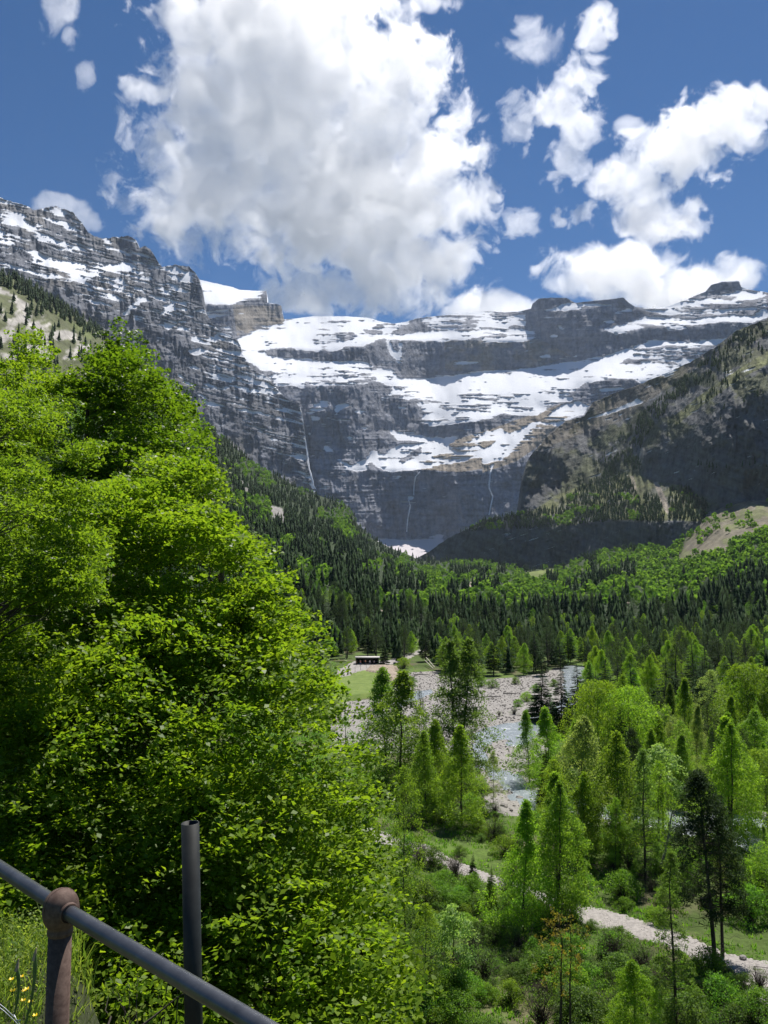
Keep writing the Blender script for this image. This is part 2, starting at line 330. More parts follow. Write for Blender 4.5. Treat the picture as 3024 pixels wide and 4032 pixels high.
def A_at(u,v):
    i=int(np.clip(round((u-us[0])/2.6),0,len(us)-1)); col=A_grid[2][:,i]; k=int(np.argmin(abs(col-v))); return float(A_grid[3][k,i])

# --- left mountain
topB=[(-200,740)]+C1([(0,100),(20,115),(60,125),(140,150),(180,175),(240,170),(290,155),(350,170),(400,190),(440,235),(480,300),(520,320),(560,335),(620,320),(700,318),(740,335),(760,380),(790,370),(820,390),(850,440),(880,485),(960,475),(1030,485),(1060,510),(1085,550),(1100,620),(1105,690),(1120,730),(1150,790),(1190,830),(1230,850),(1290,880),(1310,915),(1320,960),(1370,1040),(1450,1080)])+C2([(100,650),(130,690),(170,740),(250,800),(300,832),(312,900),(330,1000),(350,1200),(385,1350),(420,1400)])
topF=[(-200,1010),(0,1078),(72,1096),(145,1140),(253,1204),(405,1312),(600,1482),(802,1664),(1000,1826),(1090,1873),(1181,1926),(1271,1956),(1362,1986),(1386,2014),(1410,2068),(1470,2123),(1542,2160),(1603,2182),(1660,2210),(1700,2205),(1900,2208),(2069,2242),(2205,2229),(2374,2168),(2544,2154),(2638,2161),(2713,2107),(2787,2032),(2848,1995),(2957,1971),(3024,1971),(3300,1960)]
botB=[(a,b+60) for a,b in topF]
usB,U,V=dens_grid(-160,1240,2.6,botB,topB,560)
jag=(fbm(usB/13,usB*0,95,4)-.5)*12
V=V+jag[None]*np.exp(-(V-V.min(0))/25)*(V<V.max(0)-60)
B_s=[(1,C1([(30,228),(110,235),(200,280),(300,340),(400,390),(425,412),(330,372),(220,312),(120,262),(40,252)])),(.75,C1([(-60,280),(0,288),(60,330),(100,355),(50,360),(0,345),(-60,330)])),
(.93,C1([(160,393),(200,400),(300,450),(380,460),(460,460),(470,490),(560,490),(640,465),(740,458),(752,480),(680,512),(600,512),(520,532),(430,567),(360,522),(250,472),(190,467)])),
(.7,C1([(-80,440),(0,455),(100,480),(200,510),(330,525),(350,542),(250,547),(120,507),(0,472),(-80,470)])),
(.8,C1([(62,128),(90,160),(108,222),(85,180)])),(.4,C1([(0,120),(60,125),(140,150),(160,200),(60,220),(0,200)])),(.42,C1([(200,170),(350,170),(450,260),(460,300),(330,290),(250,230)])),
(.8,C1([(340,270),(430,263),(447,292),(360,292)])),(.9,C1([(552,332),(600,338),(625,387),(580,392)])),(.4,C1([(600,320),(740,330),(740,400),(640,400)])),(.5,C1([(490,380),(530,380),(510,402)])),
(.8,C1([(920,530),(960,478),(1000,480),(940,562)])),(.7,C1([(975,530),(1050,528),(1030,552)])),
(.43,C1([(560,530),(740,590),(810,620),(700,650),(600,620),(550,600)])),(1,C1([(548,623),(620,630),(662,657),(590,647)])),(.4,C1([(860,560),(960,580),(970,640),(870,640)])),
(.35,C1([(470,460),(640,440),(760,480),(800,560),(700,560),(560,520)])),(.93,C1([(470,490),(560,490),(640,465),(740,458),(752,480),(680,512),(600,512),(520,532),(430,567),(420,530)])),
(1,C1([(663,762),(688,720),(760,658),(802,660),(740,702),(692,742)])),(1,C1([(720,750),(790,760),(790,777),(730,767)])),
(.95,C1([(888,680),(950,688),(957,722),(900,727)])),(.9,C1([(898,790),(992,783),(925,812),(915,852)])),(1,C1([(493,673),(542,690),(510,707)])),(.8,C1([(590,670),(610,700),(600,705)])),
(1,C1([(1122,885),(1180,850),(1212,880),(1130,902)])),(.65,C1([(1190,843),(1240,845),(1312,912),(1260,882)])),(1,C1([(1028,930),(1122,945),(1050,972)])),
(1,C1([(1010,1008),(1060,1020),(1120,1055),(1192,1080),(1185,1102),(1100,1060),(1030,1032)])),(1,C1([(1228,1065),(1245,1070),(1264,1095)])),(1,C1([(1295,1015),(1330,1025),(1300,1035)])),
(.9,C1([(958,1060),(1050,1120),(1150,1138),(1252,1140),(1250,1157),(1120,1152),(1010,1122)])),(.85,C1([(1070,1170),(1150,1208),(1242,1252),(1130,1242)])),(.9,C1([(1370,1140),(1400,1138),(1520,1160),(1520,1182),(1430,1167)])),
(1,C1([(1040,870),(1110,880),(1050,890)])),(1,C2([(0,705),(60,700),(150,720),(190,752),(60,732),(30,747),(-20,720)])),(1,C1([(720,850),(750,860),(735,868)])),(.9,C1([(830,750),(880,765),(840,760)]))]
tB=np.interp(usB,*zip(*topB))[None]; PB=paint(U,V,B_s,0.0); PB=np.where(PB==0,.28*(1-ss(200,420,V-tB)),PB)
Y0=np.interp(usB,[-200,400,900,1240],[2900,3250,3600,3980])
YB,snB=mountain(U,V,PB,Y0,.42,1.2,300,disp=17,tilt=-.25)
# the end of the ridge meets the back wall by the waterfall
edge=ss(1100,1225,U)
colB=rockcol(U,V,snB,(.14,.148,.172),340,(.19,.17,.14),ss(.5,.7,fbm(U/120,V/80,377,3))*.4)
sheet_mesh('mountain',U,V,YB,colB,M_rock)

# --- forested slopes and valley head
Fk=[(-200,[(230,0),(450,None,1950),(800,None,1420),(1150,None,1010)]),(0,[(230,0),(450,None,2000),(800,None,1500),(1200,None,1078)]),
(400,[(260,0),(450,None,2200),(900,None,1700),(1500,None,1314)]),(800,[(300,0),(450,None,2300),(1200,None,1900),(1900,None,1666)]),
(1100,[(340,0),(430,None,2400),(1000,None,2100),(2300,None,1886)]),(1300,[(380,0),(480,None,2400),(900,None,2200),(2500,None,1968)]),
(1500,[(450,0),(600,None,2400),(800,None,2300),(1400,None,2210),(2700,None,2140)]),(1700,[(450,0),(650,None,2400),(1000,None,2310),(1600,None,2260),(2700,None,2207)]),
(2000,[(450,0),(700,None,2400),(1000,None,2330),(1300,None,2285),(2200,None,2228)]),(2300,[(450,0),(650,None,2400),(900,None,2330),(1200,None,2280),(2000,None,2200)]),
(2560,[(450,0),(600,None,2420),(850,None,2330),(1200,None,2250),(1600,None,2155)]),(2700,[(450,0),(570,None,2430),(800,None,2330),(1250,None,2200),(1480,None,2117)]),
(3024,[(450,0),(540,None,2440),(680,None,2330),(950,None,2150),(1300,None,1971)]),(3300,[(450,0),(520,None,2440),(650,None,2300),(900,None,2100),(1250,None,1960)])]
NT=200
def keycol(pts):
    vs=[];Ys=[]
    for p in pts:
        Ys.append(p[0]); vs.append(vofz(p[0],p[1]) if p[1] is not None else p[2])
    v=np.linspace(vs[0],vs[-1],NT); y=np.exp(np.interp(-v,-np.array(vs),np.log(Ys))); y=np.exp(blur(np.log(y)[None],6,1)[0])
    t=np.linspace(0,1,NT); y=y*(Ys[0]/y[0])**(1-t)*(Ys[-1]/y[-1])**t
    return vs[0],y
ku=np.array([k[0] for k in Fk]); kc=[keycol(k[1]) for k in Fk]
usF=np.arange(-180,3241,5.0); vbF=np.interp(usF,ku,[k[0] for k in kc]); vtF=np.interp(usF,*zip(*topF))
lY=np.stack([np.interp(usF,ku,[np.log(k[1][j]) for k in kc]) for j in range(NT)])
U=np.repeat(usF[None],NT,0); tt=np.linspace(0,1,NT)[:,None]; V=vbF[None]+(vtF-vbF)[None]*tt
YF=np.exp(blur(lY,10,1))
YF=YF*(1+(.05*(fbm(U/90,V/70,401,4)-.5))*np.minimum(1,tt*6))
YF[0]=np.exp(lY[0]) 
zt=[(1,C3([(1135,1720),(1200,1550),(1310,1440),(1400,1380),(1560,1330),(1700,1300),(1700,1530),(1500,1600),(1400,1660),(1300,1690)]))]
talus=blur(paint(U,V,zt),2,1); 
lime=paint(U,V,[(1,C1([(-150,560),(0,600),(100,650),(250,740),(420,850),(500,920),(420,990),(-150,990)]))])*ss(.42,.56,fbm(U/45,V/30,431,4))
gul=paint(U,V,[(1,C4([(1420,302),(1500,262),(1659,170),(1720,130),(1720,150),(1659,187),(1500,275),(1430,305)])),(1,C4([(1175,325),(1180,295),(1190,295),(1188,325)])),(1,C4([(340,345),(380,350),(400,368),(370,372)])),(1,C4([(985,230),(1030,200),(1030,215),(1000,232)])),(1,C4([(630,275),(660,240),(672,243),(645,278)]))])
mead=paint(U,V,[(1,C3([(235,1780),(400,1755),(440,1770),(300,1830)])),(.6,C1([(-150,500),(0,560),(150,640),(330,760),(480,880),(520,860),(300,720),(0,540)]))])
rk=paint(U,V,[(1,D([(600,1300),(620,1290),(630,1310),(610,1315)])),(1,[(1060,1990),(1110,2000),(1130,2060),(1080,2050)]),(1,[(940,1880),(1000,1920),(1010,1970),(960,1930)])])
n=fbm(U/30,V/18,441,4)[...,None]
c=np.array([.026,.042,.016])*(.6+.8*n)
def lay(c,m,rgb): m=np.clip(m,0,1)[...,None]; return c*(1-m)+np.array(rgb)*(.6+.8*n)*m
c=lay(c,(U<560)*(V<1500)*.7,(.13,.14,.065))
c=lay(c,talus,(.15,.135,.10)); c=lay(c,talus*ss(.5,.62,fbm(U/60,V/25,451,3))*.7,(.12,.14,.05)); c=lay(c,lime,(.36,.34,.31)); c=lay(c,gul,(.30,.25,.21)); c=lay(c,mead,(.13,.16,.05)); c=lay(c,rk,(.2,.19,.18))
sheet_mesh('hillside',U,V,YF,np.concatenate([c,np.zeros(U.shape+(1,))],-1),M_hill,back=True)
gridF=(usF,U.copy(),V.copy(),YF.copy())

# --- right mountain
topE=[(1600,2218),(1690,2172),(1760,2122),(1830,2087),(1900,2051),(2000,2032),(2049,2017),(2060,1880),(2083,1802),(2110,1768),(2157,1714),(2225,1660),(2300,1639),(2334,1585),(2415,1551),(2510,1517),(2620,1470),(2713,1429),(2815,1368),(2903,1301),(3024,1253),(3300,1150)]
usE,U,V=dens_grid(1600,3240,2.8,[(a,b+14) for a,b in topF if a>1550],topE,440)
jag=(fbm(usE/16,usE*0,97,4)-.5)*8
V=V+jag[None]*np.exp(-(V-V.min(0))/25)*(V<V.max(0)-60)
YF_top=np.interp(usE,usF,YF[-1])
CLIFF=[C3([(-300,1545),(0,1525),(200,1512),(330,1520),(560,1500),(800,1470),(1060,1488),(1300,1480),(1345,1400),(1420,1410),(1420,1800),(-300,1800)]),
 C3([(920,1090),(940,1060),(1060,1050),(1120,1010),(1300,880),(1480,790),(1750,700),(1750,1400),(1400,1400),(1290,1330),(1110,1260),(1000,1250),(930,1220)]),
 C3([(-60,1450),(200,1440),(330,1340),(460,1240),(560,1170),(600,1080),(480,1090),(330,1060),(250,1100),(-60,1190)])]
cl=paint(U,V,[(1,CLIFF[0]),(1,CLIFF[1]),(.55,CLIFF[2])])
cl=blur(blur(cl,3,0),3,1)
ledge=paint(U,V,[(1,C3([(1070,900),(1300,720),(1480,600),(1659,490),(1750,440),(1750,520),(1500,650),(1300,790),(1130,920)]))])
E_s=[(.8,C3([(585,893),(700,850),(800,812),(900,780),(942,782),(850,820),(720,862),(620,888)])),(1,C3([(1028,632),(1165,578),(1160,590),(1060,635)])),(.85,C3([(880,780),(890,760),(915,770),(900,800)])),(.6,C3([(1000,690),(1030,680),(1025,700)])),(.5,C3([(700,770),(800,735),(860,720),(800,750),(720,780)])),(.6,C3([(270,1055),(340,1025),(350,1035),(290,1062)])),(.5,C3([(440,1040),(490,1030),(480,1045)])),(.55,C3([(520,910),(600,890),(560,915)])),
(.8,C3([(780,860),(830,850),(800,865)]))]
PE=paint(U,V,E_s)
shelf=paint(U,V,[(1,C3([(300,1440),(420,1330),(600,1270),(830,1190),(1000,1240),(1150,1260),(1340,1380),(1310,1480),(1060,1490),(800,1475),(560,1500)]))])
def exE(c):
    cc=np.where(ledge>.5,1.3,.95); cc=np.where(shelf>.5,1.9,cc); return cc*(1-cl)+.22*cl
YE,snE=mountain(U,V,PE,YF_top+8,.9,1.2,500,disp=9,smooth=18,extra=exE,tilt=.35,ledk=.2)
n=fbm(U/40,V/22,541,4)[...,None]; n2=fbm((U+V*.8)/60,(V-U*.4)/12,545,4)[...,None]
grass=ss(.42,.58,fbm(U/70,V/50,551,4)+.12*ledge)*(1-cl*.9)
c=np.array([.115,.118,.122])*(.65+.7*n2)
gm=grass[...,None]*.85; c=c*(1-gm)+np.array([.085,.095,.045])*(.6+.8*n)*gm
g2=np.clip(ledge*.8+paint(U,V,[(.7,C3([(300,1430),(420,1330),(600,1270),(850,1190),(1000,1250),(1150,1270),(1330,1380),(1300,1480),(800,1470)])),(.6,C3([(180,1470),(380,1370),(600,1250),(600,1290),(400,1450)]))]),0,1)[...,None]*(.5+.5*(n>.45))
c=c*(1-g2)+np.array([.14,.15,.06])*(.6+.8*n)*g2
pale=paint(U,V,[(1,C3([(990,1250),(1020,1250),(1090,1400),(1085,1450),(1060,1420)])),(1,C3([(900,1120),(925,1050),(945,1050),(935,1110),(915,1180)])),(.7,C3([(840,1210),(880,1220),(900,1300),(870,1320)])),(1,C3([(1090,1620),(1160,1595),(1150,1620),(1100,1650)]))])[...,None]*.8
c=c*(1-pale)+np.array([.36,.31,.26])*(.6+.8*n)*pale
brn=np.clip(paint(U,V,[(.8,C3([(480,900),(600,870),(640,780),(900,680),(1200,560),(1300,520),(1150,650),(950,790),(800,900),(600,960),(350,1060),(300,1050)]))]),0,1)[...,None]*(.4+.6*n)
c=c*(1-brn)+np.array([.17,.15,.115])*(.6+.8*n)*brn
s=snE[...,None]; c=c*(1-s)+np.array([.74,.76,.8])*s
sheet_mesh('mountain',U,V,YE,np.concatenate([c,s],-1),M_rock)
gridE=(usE,U.copy(),V.copy(),YE.copy())
print('mountains',time.time()-T0)

# ------------------------------------------------------------------ valley ground
def hz(x,y):
    x=np.asarray(x,float); y=np.asarray(y,float)
    tl=ss(-1.6,-1.22,x); s=28.35-(y-2.6)*(.9*tl+(1-tl)*np.interp(y,[2.6,4.3,4.7,5.6,8,60],[.05,.08,.45,.95,1.0,.82]))
    h=np.minimum(28.35,s)
    far=.9*(fbm(x/23,y/23,611,4)-.5)*ss(40,60,y)*(1-ss(140,260,y)*.4)-.35
    left=np.maximum(0,(-62-x)*.55)*ss(60,140,y)
    return np.maximum(h,far+left*1.0)
def gcoords():
    ys=np.concatenate([np.arange(-14,8,.35),np.arange(8,60,1.0),np.arange(60,240,1.25),np.arange(240,470,4)])
    xs=np.concatenate([np.arange(-330,-60,10),np.arange(-60,-12,1.2),np.arange(-12,4,.3),np.arange(4,120,1.25),np.arange(120,330,6)])
    return xs,ys
xs,ys=gcoords(); X,Yg=np.meshgrid(xs,ys); Z=hz(X,Yg)
def img(x,y,z):
    d=(z-CAMZ)*cP-y*0; 
    dx=x; fw=y*cP+(z-CAMZ)*sP; up=-y*sP+(z-CAMZ)*cP
    fw=np.maximum(fw,.05); return 1512+F*dx/fw, 2016-F*up/fw
n=fbm(X/6,Yg/6,621,5); n2=fbm(X/1.7,Yg/1.7,622,3)
c=np.array([.062,.095,.022])*(.55+.9*n[...,None])
mead=ss(.5,.6,fbm(X/14,Yg/14,623,3))*ss(.3,.6,n2+.1)
c=c*(1-mead[...,None]*.7)+np.array([.10,.16,.03])*mead[...,None]*.7
nearm=(1-ss(40,52,Yg))*ss(2.4,2.9,Yg)
c=c*(1-nearm[...,None])+np.array([.03,.036,.016])*nearm[...,None]
br=(ss(.56,.7,fbm(X/5,Yg/5,630,4))*(1-nearm))[...,None]*.7; c=c*(1-br)+np.array([.12,.095,.065])*br
mb=MB(); nr,nc=X.shape; i=np.arange(nr-1)[:,None]*nc; j=np.arange(nc-1)[None]
mb.add(np.stack([X,Yg,Z],-1).reshape(-1,3),np.stack([i+j,i+j+1,i+nc+j+1,i+nc+j],-1).reshape(-1,4))
o=obj('ground',mb.mesh('ground',M_ground,True,np.concatenate([c,np.zeros(X.shape+(1,))],-1))); tag(o,kind='structure')

def region(name,poly,dz,mat,step=1.6,kind='structure',label=None,cat=None,jit=1.2,seed=0,bump=0.0,world=False):
    W=np.array(poly,float) if world else np.array([onground(a,b)[:2] for a,b in poly])
    x0,y0=W.min(0)-2; x1,y1=W.max(0)+2
    gx=np.arange(x0,x1+step,step); gy=np.arange(y0,y1+step,step); X,Yy=np.meshgrid(gx,gy)
    JX=X+jit*(fbm(X/4,Yy/4,seed+1,3)-.5)*4; JY=Yy+jit*(fbm(X/4,Yy/4,seed+2,3)-.5)*4
    ins=inpoly([tuple(p) for p in W],JX,JY)
    Z=hz(X,Yy)+dz+bump*(fbm(X/3,Yy/3,seed+3,4)-.5)
    # faces whose centre is inside; borders sink under the ground
    nr,nc=X.shape; i=np.arange(nr-1)[:,None]*nc; j=np.arange(nc-1)[None]
    q=np.stack([i+j,i+j+1,i+nc+j+1,i+nc+j],-1)
    any_=ins[:-1,:-1]|ins[1:,:-1]|ins[:-1,1:]|ins[1:,1:]
    Z=np.where(ins,Z,Z-dz-.25)
    q=q[any_].reshape(-1,4); used,inv=np.unique(q,return_inverse=True); Vv=np.stack([X,Yy,Z],-1).reshape(-1,3)[used]
    m=MB(); m.add(Vv,inv.reshape(-1,4)); o=obj(name,m.mesh(name,mat,True)); tag(o,label,cat,kind=kind); return W
M_gravel=plain('river_gravel',(.165,.158,.148),(.32,.30,.28),2.2,.95,.5,detail=10,dist=.12,ramp=(.3,.7))
M_path=plain('path_gravel',(.215,.20,.19),(.34,.315,.295),3.5,.95,.35,detail=9,dist=.03)
M_meadow=plain('meadow_turf',(.09,.14,.025),(.16,.21,.05),.5,.95,.4,detail=8,dist=.15)
def watermat():
    m,nt,o=newmat('glacial_water'); L=nt.links; g=nd(nt,'ShaderNodeNewGeometry')
    mp=nd(nt,'ShaderNodeMapping'); mp.inputs['Scale'].default_value=(1,.45,1); L.new(g.outputs['Position'],mp.inputs[0])
    n=nd(nt,'ShaderNodeTexNoise',Scale=.9,Detail=8,Roughness=.7,Distortion=1.2); L.new(mp.outputs[0],n.inputs['Vector'])
    mr=nd(nt,'ShaderNodeMapRange'); mr.inputs['From Min'].default_value=.54; mr.inputs['From Max'].default_value=.74; L.new(n.outputs[0],mr.inputs['Value'])
    mx=nd(nt,'ShaderNodeMix',data_type='RGBA'); mx.inputs['A'].default_value=(.23,.265,.29,1); mx.inputs['B'].default_value=(.75,.78,.8,1); L.new(mr.outputs[0],mx.inputs['Factor'])
    p=nd(nt,'ShaderNodeBsdfPrincipled'); p.inputs['Roughness'].default_value=.22; L.new(mx.outputs['Result'],p.inputs['Base Color'])
    b=nd(nt,'ShaderNodeBump',Strength=.6,Distance=.25); L.new(n.outputs[0],b.inputs['Height']); L.new(b.outputs[0],p.inputs['Normal']); L.new(p.outputs[0],o.inputs['Surface']); return m
M_water=watermat(); M_bank=plain('eroded_bank',(.20,.16,.12),(.36,.30,.24),1.2,.95,.8,detail=8,dist=.3)
G_bar=[(1300,2760),(1400,2752),(1475,2745),(1560,2700),(1590,2655),(1610,2645),(1720,2640),(1740,2655),(1850,2672),(1980,2665),(2120,2650),(2180,2625),(2290,2620),(2300,2700),(2270,2790),(2130,2840),(2160,2950),(2080,3000),(2100,3090),(2200,3120),(2400,3150),(2700,3180),(3100,3190),(3300,3250),(3300,3500),(3024,3370),(2850,3300),(2600,3260),(2400,3250),(2200,3220),(2090,3190),(1960,3200),(1880,3160),(1930,3080),(1850,2980),(1700,2960),(1560,2960),(1440,2960),(1300,2960)]
WG=region('gravel_bar',G_bar,.10,M_gravel,1.6,seed=3,bump=.35)
R1=[(2215,2620),(2300,2618),(2290,2700),(2262,2770),(2200,2812),(2130,2838),(2140,2870),(2060,2930),(1990,2930),(2000,2905),(1940,2905),(1910,2950),(1930,3000),(2000,3030),(2080,3060),(2110,3110),(2300,3150),(2600,3180),(3000,3200),(3300,3290),(3300,3460),(3024,3360),(2800,3280),(2500,3240),(2250,3200),(2060,3180),(2000,3120),(1935,3060),(1880,3010),(1855,2950),(1862,2890),(1900,2865),(1990,2848),(2070,2836),(2170,2790),(2220,2740)]
WR=region('river',R1,.32,M_water,1.1,jit=.5,seed=5)
region('river',[(1560,2765),(1600,2745),(1640,2722),(1700,2712),(1705,2725),(1660,2745),(1610,2765),(1570,2785)],.32,M_water,1.1,jit=.4,seed=6)
region('meadow',[(1100,2690),(1361,2672),(1393,2655),(1432,2648),(1502,2655),(1495,2685),(1478,2738),(1393,2752),(1200,2800)],1.1,M_meadow,1.3,jit=.6,seed=8)
region('bank',[(1432,2652),(1463,2632),(1500,2626),(1555,2628),(1562,2668),(1530,2680),(1490,2662)],1.3,M_bank,1.0,jit=.5,seed=12,bump=1.2)
up=[(1497,3270),(1716,3335),(1830,3390),(1943,3425),(2114,3480),(2228,3530),(2351,3552),(2475,3582),(2589,3617),(2731,3662),(2873,3720),(3024,3752),(3200,3800)]
lowp=[(3200,4010),(3024,3960),(2950,3900),(2850,3790),(2731,3745),(2589,3692),(2475,3658),(2351,3628),(2228,3590),(2114,3540),(1943,3480),(1830,3445),(1716,3390),(1497,3322)]
WP=region('path',[(1300,3200)]+up+lowp+[(1300,3250)],.07,M_path,.35,jit=.45,seed=9)
region('path',[(1330,2640),(1400,2600),(1520,2600),(1600,2575),(1680,2545),(1690,2552),(1610,2590),(1530,2615),(1470,2625),(1400,2660),(1340,2690)],.35,M_path,1.3,jit=.3,seed=10)
region('path',[(1655,2555),(1690,2520),(1700,2520),(1672,2558)],.3,M_path,1.3,jit=.3,seed=10)
def in_world(W,x,y): return bool(inpoly([tuple(p) for p in W],np.array([x]),np.array([y]))[0])

# stones: nobody could count them
def stones(name,W,n,smin,smax,mat,seed,z0=.1):
    r=np.random.default_rng(seed); x0,y0=W.min(0); x1,y1=W.max(0)
    k=r.random((n*4,2))*[x1-x0,y1-y0]+[x0,y0]; ok=inpoly([tuple(p) for p in W],k[:,0],k[:,1]); k=k[ok][:n]
    ico=np.array([[0,0,1],[.9,0,.2],[.3,.85,.1],[-.7,.5,.25],[-.7,-.5,.1],[.3,-.85,.2],[0,0,-.6]]); fc=np.array([[0,1,2],[0,2,3],[0,3,4],[0,4,5],[0,5,1],[6,2,1],[6,3,2],[6,4,3],[6,5,4],[6,1,5]])
    m=len(k); s=smin+(smax-smin)*r.random(m)**4; V=ico[None]*s[:,None,None]*(1+.35*(r.random((m,7,3))-.5))*[1,1,.6]
    V=V+np.concatenate([k,(hz(k[:,0],k[:,1])+z0)[:,None]],1)[:,None]
    mb=MB(); mb.add(V.reshape(-1,3),(fc[None]+7*np.arange(m)[:,None,None]).reshape(-1,3),np.repeat(r.random(m),7)); o=obj(name,mb.mesh(name,mat)); return o
M_stone=leafmat('pale_stones',(.17,.155,.14),(.40,.37,.34),0,.95,.1)
tag(stones('river_stones',WG,12000,.07,.38,M_stone,41,.15),'pale boulders and cobbles strewn over the gravel riverbed','stones',kind='stuff')
tag(stones('path_stones',WP,2500,.02,.06,M_stone,42,.08),'small pale stones lying on the gravel path','stones',kind='stuff')

# ------------------------------------------------------------------ plants
def leafquads(mb,C,N,size,r,asp=.55,var=None):
    """leaf faces with centres C, normals N"""
    n=len(C); t=r.normal(size=(n,3)); t-=N*(t*N).sum(1)[:,None]; t/=np.linalg.norm(t,axis=1)[:,None]+1e-9
    b=np.cross(N,t); s=size*(.65+.7*r.random(n))[:,None]
    V=np.stack([C-t*s*.5,C+b*s*asp*.5+N*s*.10,C+t*s*.5,C-b*s*asp*.5+N*s*.10],1)
    q=np.arange(4*n).reshape(n,4)
    mb.add(V.reshape(-1,3),q,np.repeat(r.random(n) if var is None else var,4))
def clumps(mb,P,Rr,nl,size,r,flat=.5,up=1.0,jit=.7,out=None,asp=.55,vb=.5):
    """leaf clumps: P centres, Rr radii, nl leaves each; domed sprays facing up and outward"""
    m=len(P); d=r.normal(size=(m,nl,3)); d/=np.linalg.norm(d,axis=2)[...,None]+1e-9
    rad=r.random((m,nl,1))**.45; ax=r.normal(size=(m,3))*.25+[0,0,up]
    if out is not None: ax=ax+out*.55
    ax/=np.linalg.norm(ax,axis=1)[:,None]
    comp=(d*ax[:,None]).sum(2)[...,None]*ax[:,None]
    loc=(d-comp)+comp*flat
    loc=loc*rad*(Rr[:,None,None])
    loc-=ax[:,None]*(((loc**2).sum(2)/(Rr[:,None]**2))[...,None]*Rr[:,None,None]*.3)
    C=P[:,None]+loc; N=ax[:,None]+jit*r.normal(size=(m,nl,3)); N/=np.linalg.norm(N,axis=2)[...,None]
    va=np.clip(np.repeat(r.random(m)*vb,nl)+r.random(m*nl)*(1-vb),0,1)
    leafquads(mb,C.reshape(-1,3),N.reshape(-1,3),size,r,asp,va)
def sprays(mb,P,Dr,L,nl,size,r,asp=.7,vb=.35,wd=.36,jit=.42):
    m=len(P); Dr=Dr/(np.linalg.norm(Dr,axis=1)[:,None]+1e-9); sd_=np.cross(np.array([0,0,1.]),Dr); sd_/=np.linalg.norm(sd_,axis=1)[:,None]+1e-9
    roll=r.normal(size=(m,1))*.3; nr_=np.cross(Dr,sd_); sd_=sd_*np.cos(roll)+nr_*np.sin(roll); nr_=np.cross(Dr,sd_)
    t=r.random((m,nl))**.75; q=np.floor(r.random((m,nl))*7)/7-.5+.05*r.normal(size=(m,nl)); sg=np.sign(r.random((m,nl))-.5)
    w=sg*r.random((m,nl))**.8*wd*np.sin(np.pi*np.clip(t,0,1)**.8)*1.0
    t2=t+np.abs(w)*.55*(1-.3*t)
    C=P[:,None]+Dr[:,None]*(L[:,None]*(t2-.55))[...,None]+sd_[:,None]*(L[:,None]*w)[...,None]+nr_[:,None]*(.035*r.normal(size=(m,nl))*L[:,None])[...,None]
    C[...,2]-=L[:,None]*(.22*t2**2+.25*w**2)
    Nn=nr_[:,None]+jit*r.normal(size=(m,nl,3)); Nn/=np.linalg.norm(Nn,axis=2)[...,None]
    va=np.clip(np.repeat(r.random(m)*vb,nl)+r.random(m*nl)*(1-vb),0,1); leafquads(mb,C.reshape(-1,3),Nn.reshape(-1,3),size,r,asp,va)
def branch(mb,a,b,r0,r,sag=.1,seg=5,n=6,wob=.05):
    a=np.array(a,float);b=np.array(b,float); t=np.linspace(0,1,n)[:,None]; L=np.linalg.norm(b-a)
    p=a+(b-a)*t; p[:,2]+=sag*L*np.sin(t[:,0]*math.pi); p[1:-1]+=r.normal(size=(n-2,3))*wob*L*.5
    mb.tube(p,r0*(1-.85*t[:,0]),seg,.5,cap=False)

def broadleaf(seed,H=12,cw=.28,base=.25,shape='oval',nc=130,nl=60,ls=.16,trunk_r=.14,airy=1.0,cr=.9,stems=1,flat=.55,jit=.8):
    r=np.random.default_rng(seed); tm=MB(); cm=MB()
    W=cw*H
    tips=[]
    for s in range(stems):
        lean=r.normal(size=2)*.03*H*(1 if stems==1 else 3); tz=np.linspace(0,1,9); wob=np.cumsum(r.normal(size=(9,2))*.012*H,0)*tz[:,None]
        pts=np.stack([lean[0]*tz+wob[:,0],lean[1]*tz+wob[:,1],H*.97*tz],1); tm.tube(pts,trunk_r*(1-.9*tz**.9)+.01,7); tips.append(pts)
    z=base+(1-base)*r.random(nc)**(.9); 
    def prof(q):
        if shape=='cone': return np.clip(1-q,0,1)**.9*np.clip(q*4+.35,0,1)
        if shape=='round': return np.sqrt(np.clip(1-(2*q-1)**2,0,1))**.8
        return np.clip(np.sin(np.pi*np.clip(q,0,1)**.62),0,1)**.8
    q=(z-base)/(1-base); th=r.random(nc)*2*math.pi; lob=.5+.95*vn(th*1.6,q*5,seed)
    rr=W*prof(q)*lob*(r.random(nc)**.45)
    P=np.stack([rr*np.cos(th),rr*np.sin(th),z*H],1)
    for s in range(nc):
        pt=tips[s%stems]; k=np.interp(P[s,2]-.28*rr[s]-.03*H,pt[:,2],np.arange(9)); a=np.array([np.interp(k,np.arange(9),pt[:,c_]) for c_ in range(3)])
        P[s,:2]+=a[:2]*.8
        if s%2==0: branch(tm,a,P[s],max(.012,trunk_r*.22*(1.1-z[s])),r,.06,4,5)
    out=P.copy(); out[:,2]=0; out/=np.linalg.norm(out,axis=1)[:,None]+1e-6
    R=cr*H/12*(.6+.8*r.random(nc))*(.3+.7*np.clip(1.25-q,0,1) if shape=='cone' else .55+.45*prof(q))
    clumps(cm,P,R,nl,ls,r,flat,1.0,jit,out)
    return tm.mesh('trunk',M_bark,True),cm.mesh('crown',M_birch),H
